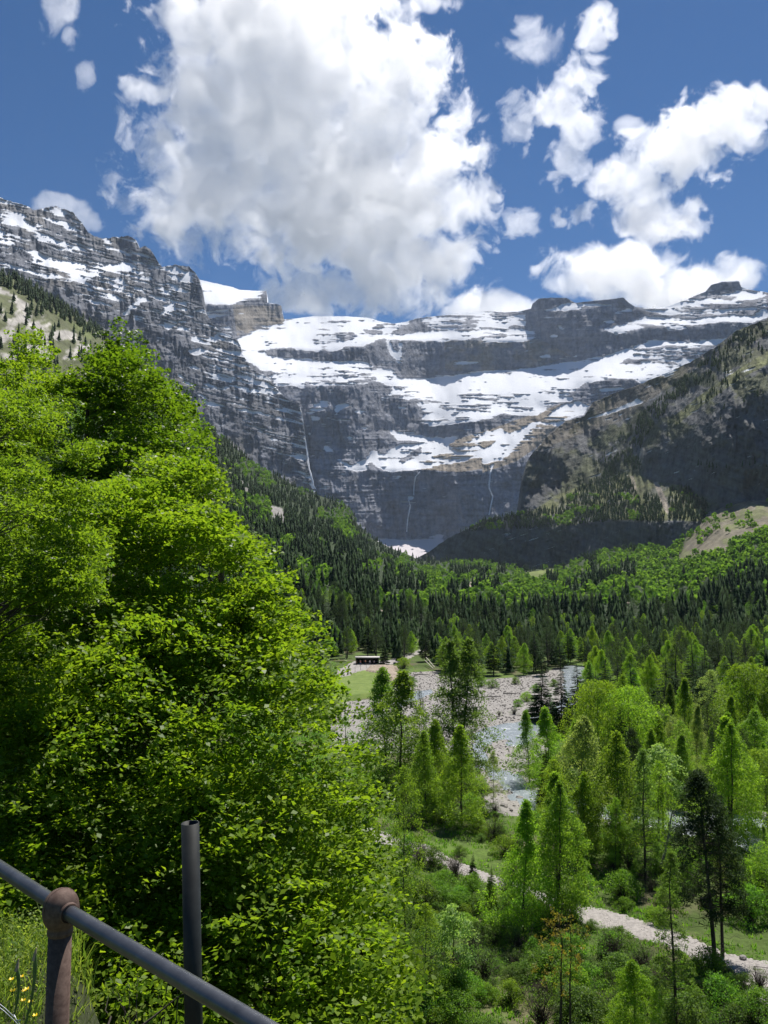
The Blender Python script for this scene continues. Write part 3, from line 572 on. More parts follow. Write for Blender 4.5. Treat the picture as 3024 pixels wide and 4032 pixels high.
def conifer(seed,H=16,cw=.17,base=.08,tiers=26,per=9,nb=7,trunk_r=.18,mat=None,droop=.35,ragged=.3,bl=.5,bare=0):
    r=np.random.default_rng(seed); tm=MB(); cm=MB()
    tz=np.linspace(0,1,8); w=np.cumsum(r.normal(size=(8,2))*.006*H,0)*tz[:,None]
    pts=np.stack([w[:,0],w[:,1],H*tz],1); tm.tube(pts,trunk_r*(1-.93*tz)+.01,7)
    for k in range(tiers):
        q=k/(tiers-1); z=H*(base+(1-base)*q*.985); L0=cw*H*((1-q)**.8)*min(1,.45+q*5)+.12
        m=max(4,int(per*(1-.45*q)))
        for b in range(m):
            L=L0*(1-ragged*r.random()); th=r.random()*2*math.pi; d=np.array([math.cos(th),math.sin(th),0])
            zz=z+r.normal()*.015*H
            t=np.linspace(0.12,1,nb); zo=-droop*L*t**1.3+.18*L*t**3
            c=np.array([np.interp(zz,pts[:,2],pts[:,0]),np.interp(zz,pts[:,2],pts[:,1]),zz])
            C=c+d[None]*L*t[:,None]+np.array([0,0,1])*zo[:,None]
            side=np.array([-d[1],d[0],0]); wd=bl*L*(.35+.65*np.sin(t*math.pi*.9))*.42
            # two needle sprays per node left and right of the twig
            for sg in (-1,1):
                A=C; B=C+side*wd[:,None]*sg+d*wd[:,None]*.55-np.array([0,0,1])*wd[:,None]*(.25+.3*r.random(nb)[:,None])
                Cc=C+d*wd[:,None]*.7; Dd=(A+B)/2-d*wd[:,None]*.15
                Vq=np.stack([A,Dd,B,(B+Cc)/2+r.normal(size=(nb,3))*.03*L],1)
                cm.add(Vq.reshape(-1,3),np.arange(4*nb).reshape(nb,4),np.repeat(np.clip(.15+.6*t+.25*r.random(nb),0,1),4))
            if k%2==0 and b%2==0: tm.tube([c,c+d*L*.5+[0,0,zo[nb//2]],c+d*L*.95+[0,0,zo[-1]]],[.03,.018,.006],3,cap=False)
    for k in range(bare):
        z=H*base*r.random()**.6; th=r.random()*2*math.pi; L=cw*H*(.35+.5*r.random()); a=np.array([0,0,z]); branch(tm,a,a+[math.cos(th)*L,math.sin(th)*L,-.05*L+.1*r.normal()],.03,r,.05,3,5,.06)
    return tm.mesh('trunk',M_bark,True),cm.mesh('crown',mat or M_con),H
def pine(seed,H=16,base=.28,cw=.25,nc=190,nl=60,trunk_r=.2,bare=14,mat=None,cr=.8):
    r=np.random.default_rng(seed); tm=MB(); cm=MB(); tz=np.linspace(0,1,8); w=np.cumsum(r.normal(size=(8,2))*.01*H,0)*tz[:,None]
    pts=np.stack([w[:,0],w[:,1],H*.97*tz],1); tm.tube(pts,trunk_r*(1-.85*tz)+.01,8)
    z=base+(1-base)*r.random(nc); q=(z-base)/(1-base); th=r.random(nc)*2*math.pi; rr=cw*H*(np.clip(1-q,0,1)**.55)*(.35+.65*r.random(nc)**.5)*np.clip(.5+q*3,0,1)
    P=np.stack([rr*np.cos(th),rr*np.sin(th),z*H],1)
    for s in range(nc):
        a=np.array([np.interp(P[s,2]-.15*rr[s],pts[:,2],pts[:,k]) for k in (0,1,2)]); P[s,:2]+=a[:2]
        branch(tm,a,P[s],.035*(1.2-q[s]),r,-.03,4,5,.05)
    N=P.copy(); N[:,2]=0; N/=np.linalg.norm(N,axis=1)[:,None]+1e-6
    clumps(cm,P,cr*H/16*(.6+.7*r.random(nc)),nl,.3*H/16,r,.5,1,1.1,N,.26)
    for k in range(bare):
        zz=H*base*(.25+.75*r.random()); t=r.random()*2*math.pi; L=cw*H*(.3+.6*r.random()); a=np.array([0,0,zz]); branch(tm,a,a+[math.cos(t)*L,math.sin(t)*L,.08*L*r.normal()],.03,r,-.05,3,6,.08)
    return tm.mesh('trunk',M_bark,True),cm.mesh('crown',mat or M_pine),H
def shrub(seed,H=2.2,W=1.7,nc=70,nl=55,ls=.12,twig=0.,cr=.42):
    r=np.random.default_rng(seed); tm=MB(); cm=MB(); th=r.random(nc)*2*math.pi; q=r.random(nc)
    rr=W*np.sqrt(r.random(nc))*np.sqrt(np.clip(1-q*q,0,1)); P=np.stack([rr*np.cos(th),rr*np.sin(th),H*(.15+.85*q)],1)
    for s in range(nc): branch(tm,[r.normal()*.12,r.normal()*.12,0],P[s],.025,r,.1,3,5,.08)
    if twig:
        for s in range(int(90*twig)):
            t=r.random()*2*math.pi; e=np.array([math.cos(t)*W*r.random(),math.sin(t)*W*r.random(),H*(.6+.6*r.random())]); branch(tm,[0,0,0],e,.02,r,.12,3,6,.1)
    o_=P.copy(); o_[:,2]*=.3; o_/=np.linalg.norm(o_,axis=1)[:,None]+1e-6
    clumps(cm,P,cr*(.6+.8*r.random(nc)),nl,ls,r,.7,1,.9,o_)
    return tm.mesh('trunk',M_bark,True),cm.mesh('crown',M_shrub),H
def plant(proto,name,loc,H,wf,label,cat,group=None,mat=None,lean=None,tmat=None):
    tm,cm,h0=proto; s=H/h0; e=empty(name,loc,label,cat,group,rng.random()*6.28,(s*wf,s*wf,s))
    if lean: e.rotation_euler=(lean[0],lean[1],e.rotation_euler[2])
    t=obj('trunk' if cat!='shrub' else 'stem',tm,e); c=obj('crown' if cat!='shrub' else 'foliage',cm,e)
    if mat: c.material_slots[0].link='OBJECT'; c.material_slots[0].material=mat
    if tmat: t.material_slots[0].link='OBJECT'; t.material_slots[0].material=tmat
    return e
PR={}
PR['birch']=[broadleaf(s,12,.36,.06,'cone',300,50,.175,.10,cr=.9,jit=1.0) for s in (11,12,13)]
PR['oval']=[broadleaf(s,12,.31,.1,'oval',280,66,.19,.12,cr=.9) for s in (21,22)]
PR['round']=[broadleaf(s,12,.40,.05,'round',300,70,.2,.14,cr=1.05) for s in (31,32)]
PR['airy']=[broadleaf(s,12,.22,.2,'oval',150,46,.14,.07,cr=.7,jit=1.2) for s in (41,42)]
PR['wide']=[broadleaf(s,12,.42,.05,'cone',400,66,.17,.14,cr=.85,stems=2,jit=.9) for s in (51,52)]
PR['maple']=[broadleaf(s,8,.30,.3,'round',90,42,.26,.12,cr=1.0,flat=.45,jit=.55) for s in (61,)]
PR['spruce']=[conifer(s,16,.20,.03,34,13,6,bl=.95,ragged=.25) for s in (71,72,73)]
PR['conm']=[conifer(s,16,.16+.02*i,.07+.05*i,24,11,4,ragged=.3,bl=1.15) for i,s in enumerate((81,82,83))]
PR['pine']=[pine(s,16) for s in (91,92)]
PR['pinem']=[pine(s,16,.32,.19,80,34,.2,6,cr=1.0) for s in (95,96)]
PR['larch']=[pine(101,18,.10,.17,260,24,.2,50,cr=.55)]
PR['sparse']=[broadleaf(s,12,.24,.38,'round',80,16,.2,.16,cr=.45,jit=1.2) for s in (131,132)]
PR['shrub']=[shrub(s) for s in (111,112,113)]
PR['twiggy']=[shrub(s,2.2,1.8,40,26,.09,1.) for s in (121,122)]
print('protos',time.time()-T0)

# foreground trees, traced one by one: kind, base (u,v), top v, width factor, material, label
FG=[
('birch',(1518,3075),2628,1.25,M_birch,'bright green birch at the river edge, left of a close pair','birch'),
('birch',(1572,3113),2645,1.4,M_birch,'broad green birch at the river edge, right of a close pair','birch'),
('wide',(1800,3085),2520,.98,M_olive,'tallest dark olive tree standing in front of the gravel riverbed','tree'),
('birch',(1819,3244),2858,1.2,M_lime,'lime green birch in front of the foot of the tallest riverside tree','birch'),
('airy',(1942,3181),2955,1.0,M_birchp,'small slender pale birch beside the rushing river bend','birch'),
('airy',(1597,3735),3000,.75,M_birch,'thin tall airy birch by the left end of the path','birch'),
('birch',(2060,3675),3150,.95,M_lime,'straight narrow lime birch just below the pale path','birch'),
('wide',(2200,3620),3045,.85,M_birch,'large dense green birch growing over the middle of the path','birch'),
('oval',(2290,3330),2822,.85,M_birchp,'whitish green birch behind the large dense path birch','birch'),
('oval',(2440,3390),2890,.8,M_birch,'mid green birch left of the thick bare trunk','birch'),
('round',(2365,3090),2682,.85,M_lime,'round light green tree before the dark pine wood','tree'),
('round',(2490,3110),2708,.9,M_lime,'rounded light green tree with a dark spruce spire in front','tree'),
('spruce',(2452,3130),2764,1.0,M_con,'slim dark spruce spire in front of the rounded light green tree','spruce'),
('pinem',(2426,3100),2872,.7,M_pine,'short dark pine left of the slim spruce spire','pine'),
('pine',(2492,3180),2870,.9,M_pine,'brownish pine right below the slim spruce spire','pine'),
('larch',(2542,3455),2950,.9,M_olive,'old conifer with a thick bare trunk and olive top','conifer'),
('maple',(2611,3255),2935,.95,M_maple,'pale leafy maple with a dark shaded underside','maple'),
('wide',(2880,3330),2825,.95,M_lime,'very broad yellow green tree behind the large dark pine','tree'),
('round',(3025,3290),2950,.95,M_birch,'rounded green tree at the right edge above the river','tree'),
('pine',(2815,3775),3040,1.0,M_pine,'large dark pine beside the path, taller trunk of two','pine'),
('pine',(2845,3740),3130,.85,M_pine,'dark pine close behind the large pine beside the path','pine'),
('airy',(2798,2925),2632,1.2,M_birchp,'pale bluish birch standing before the pine wood at right','birch'),
('round',(2955,2985),2615,.95,M_ash,'big yellow green round tree near the right edge','tree'),
('round',(3060,2990),2630,.9,M_ash,'yellow green tree cut by the right edge','tree'),
('birch',(2640,3010),2690,.75,M_olive,'narrow olive birch, left of two in the pine wood','birch'),
('birch',(2700,3020),2668,.75,M_birch,'narrow green birch, right of two in the pine wood','birch'),
('spruce',(2132,2840),2628,1.7,M_con,'dense dark spruce on the gravel bar','spruce'),
('spruce',(2212,2885),2606,1.1,M_con,'tall thin dark conifer right of the dense gravel bar spruce','conifer'),
('spruce',(2278,2845),2600,1.3,M_con,'dark conifer by the upper river channel','conifer'),
('spruce',(2323,2850),2612,1.3,M_con,'dark conifer right of the upper river channel','conifer'),
('birch',(2085,3075),2795,1.0,M_birch,'green birch leaning over the river bend','birch'),
('birch',(2170,3160),2785,1.0,M_lime,'lime birch right of the river bend','birch'),
('spruce',(2157,3175),2922,1.0,M_con,'small dark pine among the birches right of the rapids','pine'),
('larch',(2662,4075),3345,.8,M_olive,'tall nearly bare conifer with a straight thin dark trunk','conifer'),
('sparse',(2204,4090),3560,.9,M_amber,'bare trunked tree with amber yellow leaves','tree'),
('sparse',(2245,4080),3600,.8,M_olive,'slim dark trunked tree beside the amber leaved one','tree'),
('oval',(2505,4130),3770,1.0,M_lime,'bright yellow green young birch at the bottom edge','birch'),
('maple',(1790,3935),3570,.85,M_maple,'pale leafy maple rising from the shrubs below the path','maple'),
('airy',(1685,3990),3560,1.1,M_lime,'yellow green young birch left of the pale leafy maple','birch'),
('spruce',(1935,3560),3400,1.2,M_birch,'fresh green young spruce on the lower path side','spruce'),
('spruce',(1862,3470),3350,1.0,M_con,'little dark spruce beside the twiggy bush at the path','spruce'),
('birch',(1720,3120),2840,.9,M_olive,'olive birch left of the tallest riverside tree','birch'),
('pinem',(1655,3010),2715,.6,M_pine,'scrawny dark conifer between the birch pair and tallest tree','conifer'),
('birch',(2900,3180),2880,1.0,M_birch,'green birch behind the very broad yellow green tree','birch'),
('wide',(3090,3560),3120,.9,M_birch,'green tree leaning in from the right edge above the path','tree'),
('spruce',(1513,2626),2520,1.3,M_con,'dense dark spruce standing just right of the open shelter','spruce'),
('pinem',(1362,2600),2470,1.2,M_pine,'dark pine behind the shelter at the edge of the huge beech','pine'),
('pinem',(1590,2622),2500,1.2,M_pine,'dark pine between the shelter and the sloping pale logs','pine'),
('spruce',(1640,3560),3480,1.2,M_birch,'young green conifer under the thin airy birch','conifer'),
]
placed=[]
for k,(kind,(u,v),vt,wf,mat,lab,cat) in enumerate(FG):
    g=onground(u,v); z=float(hz(g[0],g[1])); H=CAMZ+float(ray(u,vt)[1])*g[1]-z
    pr=PR[kind]; nm={'birch':'birch_tree','tree':'broadleaf_tree','spruce':'spruce_tree','pine':'pine_tree','conifer':'conifer_tree','maple':'maple_tree'}[cat]
    plant(pr[k%len(pr)],nm,(g[0],g[1],z-.1),H,wf,lab,cat,None,mat)
    placed.append((g[0],g[1]))
r=np.random.default_rng(212); nx=0; tries=0
while nx<72 and tries<4000:
    tries+=1; u=1640+1420*r.random(); v=2960+620*r.random(); 
    if v>3290+max(0,(u-1650))*.2: continue
    if u<2260 and v<3180: continue
    g=onground(u,v); x,y=g[0],g[1]
    if any((x-a)**2+(y-b)**2<9 for a,b in placed) or in_world(WP,x,y) or in_world(WR,x,y): continue
    if 1680<u<1900 and 3230<v<3350: continue
    if 1770<u<2170: continue
    kd=['birch','oval','airy','pinem','birch'][int(r.integers(5))]; mat=M_pine if kd=='pinem' else [M_birch,M_lime,M_birchp,M_birch][int(r.integers(4))]
    placed.append((x,y)); pr=PR[kd]; h=5.5+6.5*r.random()
    if u>2600 and v>3250: h*=.6
    con=kd=='pinem'
    plant(pr[int(r.integers(len(pr)))],'conifer_tree' if con else 'birch_tree',(x,y,float(hz(x,y))-.1),h,.8+.35*r.random(),'small dark pine scattered in the birch thicket by the river' if con else 'slender young birch in the thicket between the path and the river','pine' if con else 'birch','small pines of the birch thicket' if con else 'young birches of the riverside thicket',mat)
    nx+=1
# leaning dead trunk
a=onground(2598,3417); top=pos(2656,3185,a[1]+1.5); mb=MB(); t=np.linspace(0,1,8)[:,None]; P=a+(top-a)*t; P[:,0]+=.15*np.sin(t[:,0]*5); mb.tube(P,.16*(1-.6*t[:,0]),7)
r=np.random.default_rng(3)
for k in range(7): q=.35+.6*r.random(); c_=a+(top-a)*q; branch(mb,c_,c_+[r.normal()*.9,r.normal()*.5,.4+.6*r.random()],.04,r)
tag(obj('dead_tree',mb.mesh('dead_tree',M_bark_pale,True)),'bare grey dead trunk leaning right of the thick bare conifer','dead tree')

# shrubs
SH=[(1950,3300,2.6,'twiggy',M_olive,'brown twiggy bush beside the small clearing above the path'),(1790,3440,2.2,'twiggy',M_twig,'leafless grey bush in front of the pale path'),
(1700,3200,3.2,'shrub',M_shrubg,'green willow bush left of the lime green birch'),(1760,3160,2.8,'shrub',M_shrub,'dull green bush under the tallest riverside tree'),
(2450,3520,2.8,'shrub',M_shrubg,'wide green bush on the upper edge of the path'),(2830,3960,2.6,'shrub',M_shrubg,'bushy olive green shrub below the large dark pine'),
(2740,4000,2.2,'shrub',M_olive,'olive shrub right of the nearly bare conifer'),(2950,3600,3.2,'shrub',M_shrubg,'green bush at the right edge above the path'),
(2990,3500,3.6,'shrub',M_lime,'light green bush at the right edge near the river'),(1800,2985,1.6,'shrub',M_shrub,'low dark bush on the near gravel edge'),
(2025,2810,1.9,'twiggy',M_shrub,'low scrub bush on the gravel bar'),(2075,2760,2.6,'shrub',M_lime,'lime green bush on the gravel bar beside the dense spruce'),(2040,2780,2.0,'shrub',M_shrubg,'green bush left of the lime bush on the gravel bar'),
(1895,2700,3.0,'shrub',M_shrubg,'green bush at the upper edge of the gravel'),(1940,2705,2.6,'shrub',M_olive,'olive bush under the pines at the gravel edge'),(1620,2700,3,'shrub',M_shrub,'dark bush at the right end of the meadow'),(1590,2630,4,'shrub',M_lime,'lime bush between the meadow and the pines'),
(2990,3870,1.7,'twiggy',M_shrub,'sparse scrub below the small railing'),(1950,3190,1.6,'twiggy',M_shrub,'dark scrub at the foot of the slender pale birch'),
(1965,2815,1.3,'twiggy',M_olive,'small twiggy bush on the bare middle of the gravel bar'),(2110,2720,2.4,'shrub',M_shrubg,'rounded bush just left of the dense gravel bar spruce'),(1780,2680,2.6,'shrub',M_shrubg,'bush behind the tallest riverside tree'),(2030,2690,2.2,'shrub',M_olive,'olive bush at the far gravel edge under the pines'),(1850,2900,1.8,'shrub',M_shrub,'dark bush on the bank beside the river bend'),(2180,2700,2.4,'shrub',M_shrub,'bush between the two dark spires on the gravel bar')]
for k,(u,v,h,kd,mat,lab) in enumerate(SH):
    g=onground(u,v); plant(PR[kd][k%len(PR[kd])],'shrub',(g[0],g[1],float(hz(g[0],g[1]))-.1),h,1.0,lab,'shrub',None,mat)
r=np.random.default_rng(77); nsh=0; sp=[]
while nsh<270:
    u=1480+1650*r.random(); v=3120+980*r.random()
    g=onground(u,v); x,y=g[0],g[1]
    if in_world(WP,x,y) or in_world(WR,x,y) or in_world(WG,x,y): continue
    if v<3520 and r.random()<.45: continue
    if any(abs(x-a)+abs(y-b)<1.3 for a,b in sp): continue
    # keep the little clearing and the grassy verge open
    if 1680<u<1880 and 3250<v<3345: continue
    if 2600<u<3100 and 3560<v<3760 : continue
    if 1850<u<2250 and 3930<v: 
        if r.random()<.75: continue
    sp.append((x,y)); kd='twiggy' if r.random()<.3 else 'shrub'
    below=v>3480+(u-1900)*.25
    mat=[M_shrub,M_shrubg,M_olive,M_shrub,M_twig][int(r.integers(5))] if kd=='twiggy' else [M_shrub,M_shrubg,M_olive,M_shrubg,M_birch][int(r.integers(5))]
    h=(.9+1.6*r.random())*(1.0 if below else .9)
    lab='shrub in the thicket below the gravel path' if below else 'shrub in the thicket between the gravel path and the river'
    plant(PR[kd][int(r.integers(len(PR[kd])))],'shrub',(x,y,float(hz(x,y))-.1),h,1.1,lab,'shrub','thicket shrubs below the path' if below else 'thicket shrubs above the path',mat)
    nsh+=1
# ground cover
def tufts(name,n,box,h,mat,seed,avoid,label,cat,per=7,w=.03):
    r=np.random.default_rng(seed); x=box[0]+(box[1]-box[0])*r.random(n); y=box[2]+(box[3]-box[2])*r.random(n)**1.3
    ok=np.ones(n,bool)
    for Wp in avoid: ok&=~inpoly([tuple(p) for p in Wp],x,y)
    ok&=np.abs(x)<y*.56+2; x=x[ok];y=y[ok]; m=len(x); z=hz(x,y)
    B=np.repeat(np.stack([x,y,z],1),per,0)+np.concatenate([r.normal(size=(m*per,2))*h*.5,np.zeros((m*per,1))],1)
    th=r.random(m*per)*6.28; d=np.stack([np.cos(th),np.sin(th),0*th],1); hh=h*(.5+.8*r.random(m*per))[:,None]; up=np.array([0,0,1.])
    ln=r.normal(size=(m*per,3))*.3*hh; ln[:,2]=0
    V=np.stack([B-d*w,B+d*w,B+ln*.5+up*hh*.6+d*w*.7,B+ln+up*hh],1); 
    mb=MB(); mb.add(V.reshape(-1,3),np.arange(4*m*per).reshape(-1,4),np.repeat(r.random(m*per),4)); o=obj(name,mb.mesh(name,mat)); tag(o,label,cat,kind='stuff')
r=np.random.default_rng(55); n=5200; x=-30+140*r.random(n); y=50+130*r.random(n)**1.5; ok=(np.abs(x)<y*.56+2)
for Wp in (WP,WR,WG): ok&=~inpoly([tuple(p) for p in Wp],x,y)
iu,iv=img(x,y,0*x); ok&=~((iu>1680)&(iu<1880)&(iv>3240)&(iv<3345)); ok&=~((iu>2600)&(iv>3540)&(iv<3720)); ok&=fbm(x/9,y/9,59,3)>.42
x=x[ok];y=y[ok]; mb=MB(); R_=.35+.7*r.random(len(x))**2; clumps(mb,np.stack([x,y,hz(x,y)+R_*.35],1),R_,44,.15,r,.75,1,.9)
tag(obj('ground_cover',mb.mesh('ground_cover',M_shrubg)),'knee high leafy undergrowth covering the valley floor','undergrowth',kind='stuff')
r=np.random.default_rng(56); n=5200; x=-75+80*r.random(n); y=42+200*r.random(n); iu,iv=img(x,y,0*x); ok=(iu<1500)&(iu>-1200)
for Wp in (WP,WR,WG): ok&=~inpoly([tuple(p) for p in Wp],x,y)
x=x[ok];y=y[ok]; mb=MB(); R_=.5+1.0*r.random(len(x))**2; clumps(mb,np.stack([x,y,hz(x,y)+R_*.4],1),R_,36,.24,r,.75,1,.9)
for k in range(170):
    tx=-70+72*r.random(); ty=55+190*r.random(); iu,iv=img(tx,ty,0.)
    if iu>1430 or iu>1330 and iv<2900 or in_world(WG,tx,ty) or in_world(WP,tx,ty): continue
    H_=4+7*r.random(); q=.15+.8*r.random(30); a_=r.random(30)*6.28; rr_=H_*.26*np.sin(np.pi*q**.7)*(.3+.7*r.random(30)); z0=float(hz(tx,ty))
    mb.tube([[tx,ty,z0],[tx,ty,z0+H_*.9]],[.12,.03],5,.1,cap=False)
    clumps(mb,np.stack([tx+rr_*np.cos(a_),ty+rr_*np.sin(a_),z0+q*H_],1),np.full(30,H_*.11),34,.24,r,.6,1,.9)
tag(obj('thicket',mb.mesh('thicket',M_shrubg)),'dense leafy thicket at the valley floor behind the huge beech','thicket',kind='stuff')
r=np.random.default_rng(66); eg=[]
for ed_ in (up,lowp):
    e3=np.array([onground(a,b)[:2] for a,b in ed_])
    for a,b in zip(e3[:-1],e3[1:]):
        k=int(np.hypot(*(b-a))/.16); eg.append(a+(b-a)*r.random((k,1))+r.normal(size=(k,2))*.32)
eg=np.concatenate(eg); mb=MB(); R_=.10+.28*r.random(len(eg))**2; clumps(mb,np.concatenate([eg,(hz(eg[:,0],eg[:,1])+R_*.4+.04)[:,None]],1),R_,26,.09,r,.8,1,.9)
tag(obj('verge_plants',mb.mesh('verge_plants',M_shrubg)),'low grass and herbs fringing both edges of the gravel path','grass',kind='stuff')
for (u,v,L_,an,lab) in ((1930,2748,6,.2,'long bleached driftwood log lying across the middle of the gravel bar'),(2010,2735,4,-.2,'bleached driftwood log near the dense spruce on the gravel bar'),(1880,2790,3.5,.5,'short driftwood log close to the river bend'),(1660,2660,5,-.15,'driftwood log on the upper left gravel'),(2060,2715,3,.9,'small driftwood log beside the upper gravel bushes')):
    g=onground(u,v); mb=MB(); d_=np.array([math.cos(an),math.sin(an),0])*L_/2; mb.tube([g-d_+[0,0,.25],g+[0,0,.38],g+d_+[0,0,.3]],[.2,.17,.09],7); branch(mb,g+[0,0,.35],g+d_*.3+np.array([0,.8,.7]),.07,r); tag(obj('driftwood_log',mb.mesh('driftwood_log',M_bark_pale,True)),lab,'log')
tufts('undergrowth',16000,(-30,110,50,170),.35,M_shrubg,5,[WP,WR,WG],'low green undergrowth and grass between the shrubs','undergrowth',8,.06)

# ---------------- mid and far forest
beechpoly=D([(-100,740),(60,760),(190,790),(215,710),(300,690),(325,740),(385,795),(445,890),(480,1010),(520,1130),(600,1210),(605,1270),(680,1330),(745,1430),(760,1540),(840,1660),(850,2300),(-100,2300)])
cand=[]   # x,y,z,h,type(0 con,1 leaf),zone
r=np.random.default_rng(5)
def gsample(grid,u,t):
    us_,U_,V_,Y_=grid; i=np.clip((u-us_[0])/(us_[1]-us_[0]),0,len(us_)-1.001); i0=i.astype(int); fi=i-i0; k=t*(U_.shape[0]-1); k0=np.minimum(k.astype(int),U_.shape[0]-2); fk=k-k0
    def bl(A): return (A[k0,i0]*(1-fi)+A[k0,i0+1]*fi)*(1-fk)+(A[k0+1,i0]*(1-fi)+A[k0+1,i0+1]*fi)*fk
    return bl(V_),bl(Y_)
N=90000
u=-150+3350*r.random(N); t=r.random(N); v,Yv=gsample(gridF,u,t)
span=np.interp(u,usF,vbF-vtF); keep=r.random(N)<span/ span.max()
dens=np.full(N,1.0)
dens[inpoly(zt[0][1],u,v)]=.02
ti=inpoly(C3([(1180,1560),(1350,1440),(1380,1500),(1250,1640)]),u,v); dens[ti]=.25
dens[inpoly(C3([(235,1785),(400,1760),(440,1775),(300,1835)]),u,v)]=0
lz=(u<700)&(v<1560); dens[lz]=.08; 
band=inpoly(C1([(-160,470),(0,505),(200,590),(560,830),(600,900),(540,880),(300,750),(100,635),(0,590),(-160,520)]),u,v); dens[band]=1.3
dens[inpoly(C4([(1415,304),(1500,262),(1659,168),(1720,130),(1720,155),(1659,190),(1500,278),(1430,308)]),u,v)]=0
dens[inpoly(C4([(625,278),(660,238),(675,243),(645,282)]),u,v)]=0
dens[inpoly([(1060,1990),(1110,2000),(1130,2060),(1080,2050)],u,v)]=.1
hp=15*F/Yv
pr_=1.0*(21.0/np.maximum(hp,17))**1.75*dens
sel=keep&(r.random(N)<pr_*1.5)&(t>.012)
u=u[sel];v=v[sel];Yv=Yv[sel]
nn=fbm(u/75,v/45,701,3)
thr=np.where(v>2425,.72,np.where(u<1560,.585,.47)); thr=np.where((u>2500)&(v<2400),.2,thr)
thr=np.where(inpoly(C4([(1395,330),(1659,190),(1720,160),(1720,390),(1250,390)]),u,v),.55,thr)
thr=np.where(lz[sel]|band[sel],.9,thr)
ty=(nn+.12*(r.random(len(u))-.5)>thr).astype(int)
P=pos(u,v,Yv); hh=np.where(ty==0,15+6*r.random(len(u)),9+4*r.random(len(u)))*np.where(Yv>1500,.9,1)
band_h=np.where(band[sel],.8,1)
for k in range(len(u)): cand.append((P[k,0],P[k,1],P[k,2],hh[k]*band_h[k],ty[k],0 if u[k]<1560 else 1))
# right mountain trees
EZ=[(1.0,C3([(-300,1520),(0,1465),(230,1430),(400,1400),(560,1290),(760,1170),(850,1230),(900,1330),(1000,1330),(1070,1420),(1060,1490),(800,1475),(560,1505),(300,1522),(0,1535),(-300,1560)])),
(1.0,C3([(1080,1300),(1190,1290),(1310,1390),(1300,1480),(1190,1485),(1080,1470)])),(.9,C3([(700,1190),(880,1000),(900,880),(1000,780),(1230,600),(1330,520),(1400,560),(1280,680),(1100,800),(1020,900),(930,1040),(920,1180)])),
(.35,C3([(1330,520),(1500,380),(1659,300),(1659,480),(1400,640),(1280,700)])),(.3,C3([(400,1330),(600,1180),(700,1100),(860,900),(900,1000),(760,1180),(560,1290)])),
(.3,C3([(1070,910),(1300,740),(1480,620),(1500,660),(1300,800),(1100,950)])),(.25,C3([(1300,860),(1500,780),(1659,720),(1659,820),(1400,900)])),(.25,C3([(1250,1150),(1659,1140),(1659,1180),(1250,1200)]))]
N=42000
u=1610+1600*r.random(N); t=r.random(N); v,Yv=gsample(gridE,u,t); v2,_y=gsample(gridE,u,np.minimum(t+.004,1)); v0,_y=gsample(gridE,u,np.maximum(t-.004,0)); keep=(v0-v2)>1.0
dens=np.zeros(N)
for dv,pl in EZ: dens=np.maximum(dens,dv*inpoly(pl,u,v))
dens*=ss(.36,.5,fbm(u/40,v/26,733,3)+.25*(dens>.95)-.02); dens[inpoly(C3([(1000,1240),(1030,1250),(1095,1400),(1080,1450),(1050,1420)]),u,v)]=0
hp=13*F/Yv; sel=keep&(r.random(N)<dens*.9*(21/np.maximum(hp,17))**1.75); u=u[sel];v=v[sel];Yv=Yv[sel]; P=pos(u,v,Yv)
ty=((fbm(u/50,v/30,744,3)>.6)&(v>1950)).astype(int); 
for k in range(len(u)): cand.append((P[k,0],P[k,1],P[k,2],(9+6*r.random())*(1 if ty[k]==0 else .7),ty[k],2))
# flat wood beyond the river
N=9000; x=-70+330*r.random(N); y=150+310*r.random(N); acc=[]; cell={}
for a,b in zip(x,y):
    uu,vv=img(a,b,0.)
    lim=2640 if uu<1750 else (2655 if uu<2180 else 2640)
    if 500<uu<1350: lim=2600
    if 1350<=uu<1560: lim=2585
    if 1560<=uu<1740: lim=2600
    if uu>2310: lim=2930
    if vv>lim+14*(vn(uu/40,0.,9)-.5)*2 or uu<500 or uu>3150: continue
    if 1640<uu<1720 and vv>2500 and r.random()<.8: continue
    if in_world(WR,a,b): continue
    d=5.6 if vv<2620 else 6.5
    ck=(int(a//d),int(b//d))
    if any(((a-p[0])**2+(b-p[1])**2)<d*d*.8 for i in(-1,0,1) for j in(-1,0,1) for p in cell.get((ck[0]+i,ck[1]+j),[])): continue
    cell.setdefault(ck,[]).append((a,b)); lf=r.random()<(.12 if vv<2600 else .3)
    cand.append((a,b,float(hz(a,b)),(10+6*r.random()) if not lf else 9+5*r.random(),int(lf),3))
cand=np.array(cand); print('trees',len(cand),(cand[:,4]==1).sum(),time.time()-T0)
uu,vv=img(cand[:,0],cand[:,1],cand[:,2]); hid=inpoly(beechpoly,uu,vv-15)&(uu<np.interp(vv,[1300,1700,2300,2600],[350,700,1100,1330]))
app=cand[:,3]/cand[:,1]*np.where((uu>0)&(uu<3024)&~hid,1,0.0001)
ZL={0:('conifer on the dark wooded slope left of the valley','slope'),1:('conifer in the mixed wood at the valley head','head'),2:('conifer on the rocky right mountain shelf','shelf'),3:('dark conifer in the flat pine wood beyond the gravel riverbed','flat')}
ZB={0:'light green tree among conifers on the left slope',1:'light green tree in the mixed wood at the valley head',2:'light green tree on the rocky right mountain shelf',3:'light green tree in the flat pine wood beyond the gravel'}
rest=[]
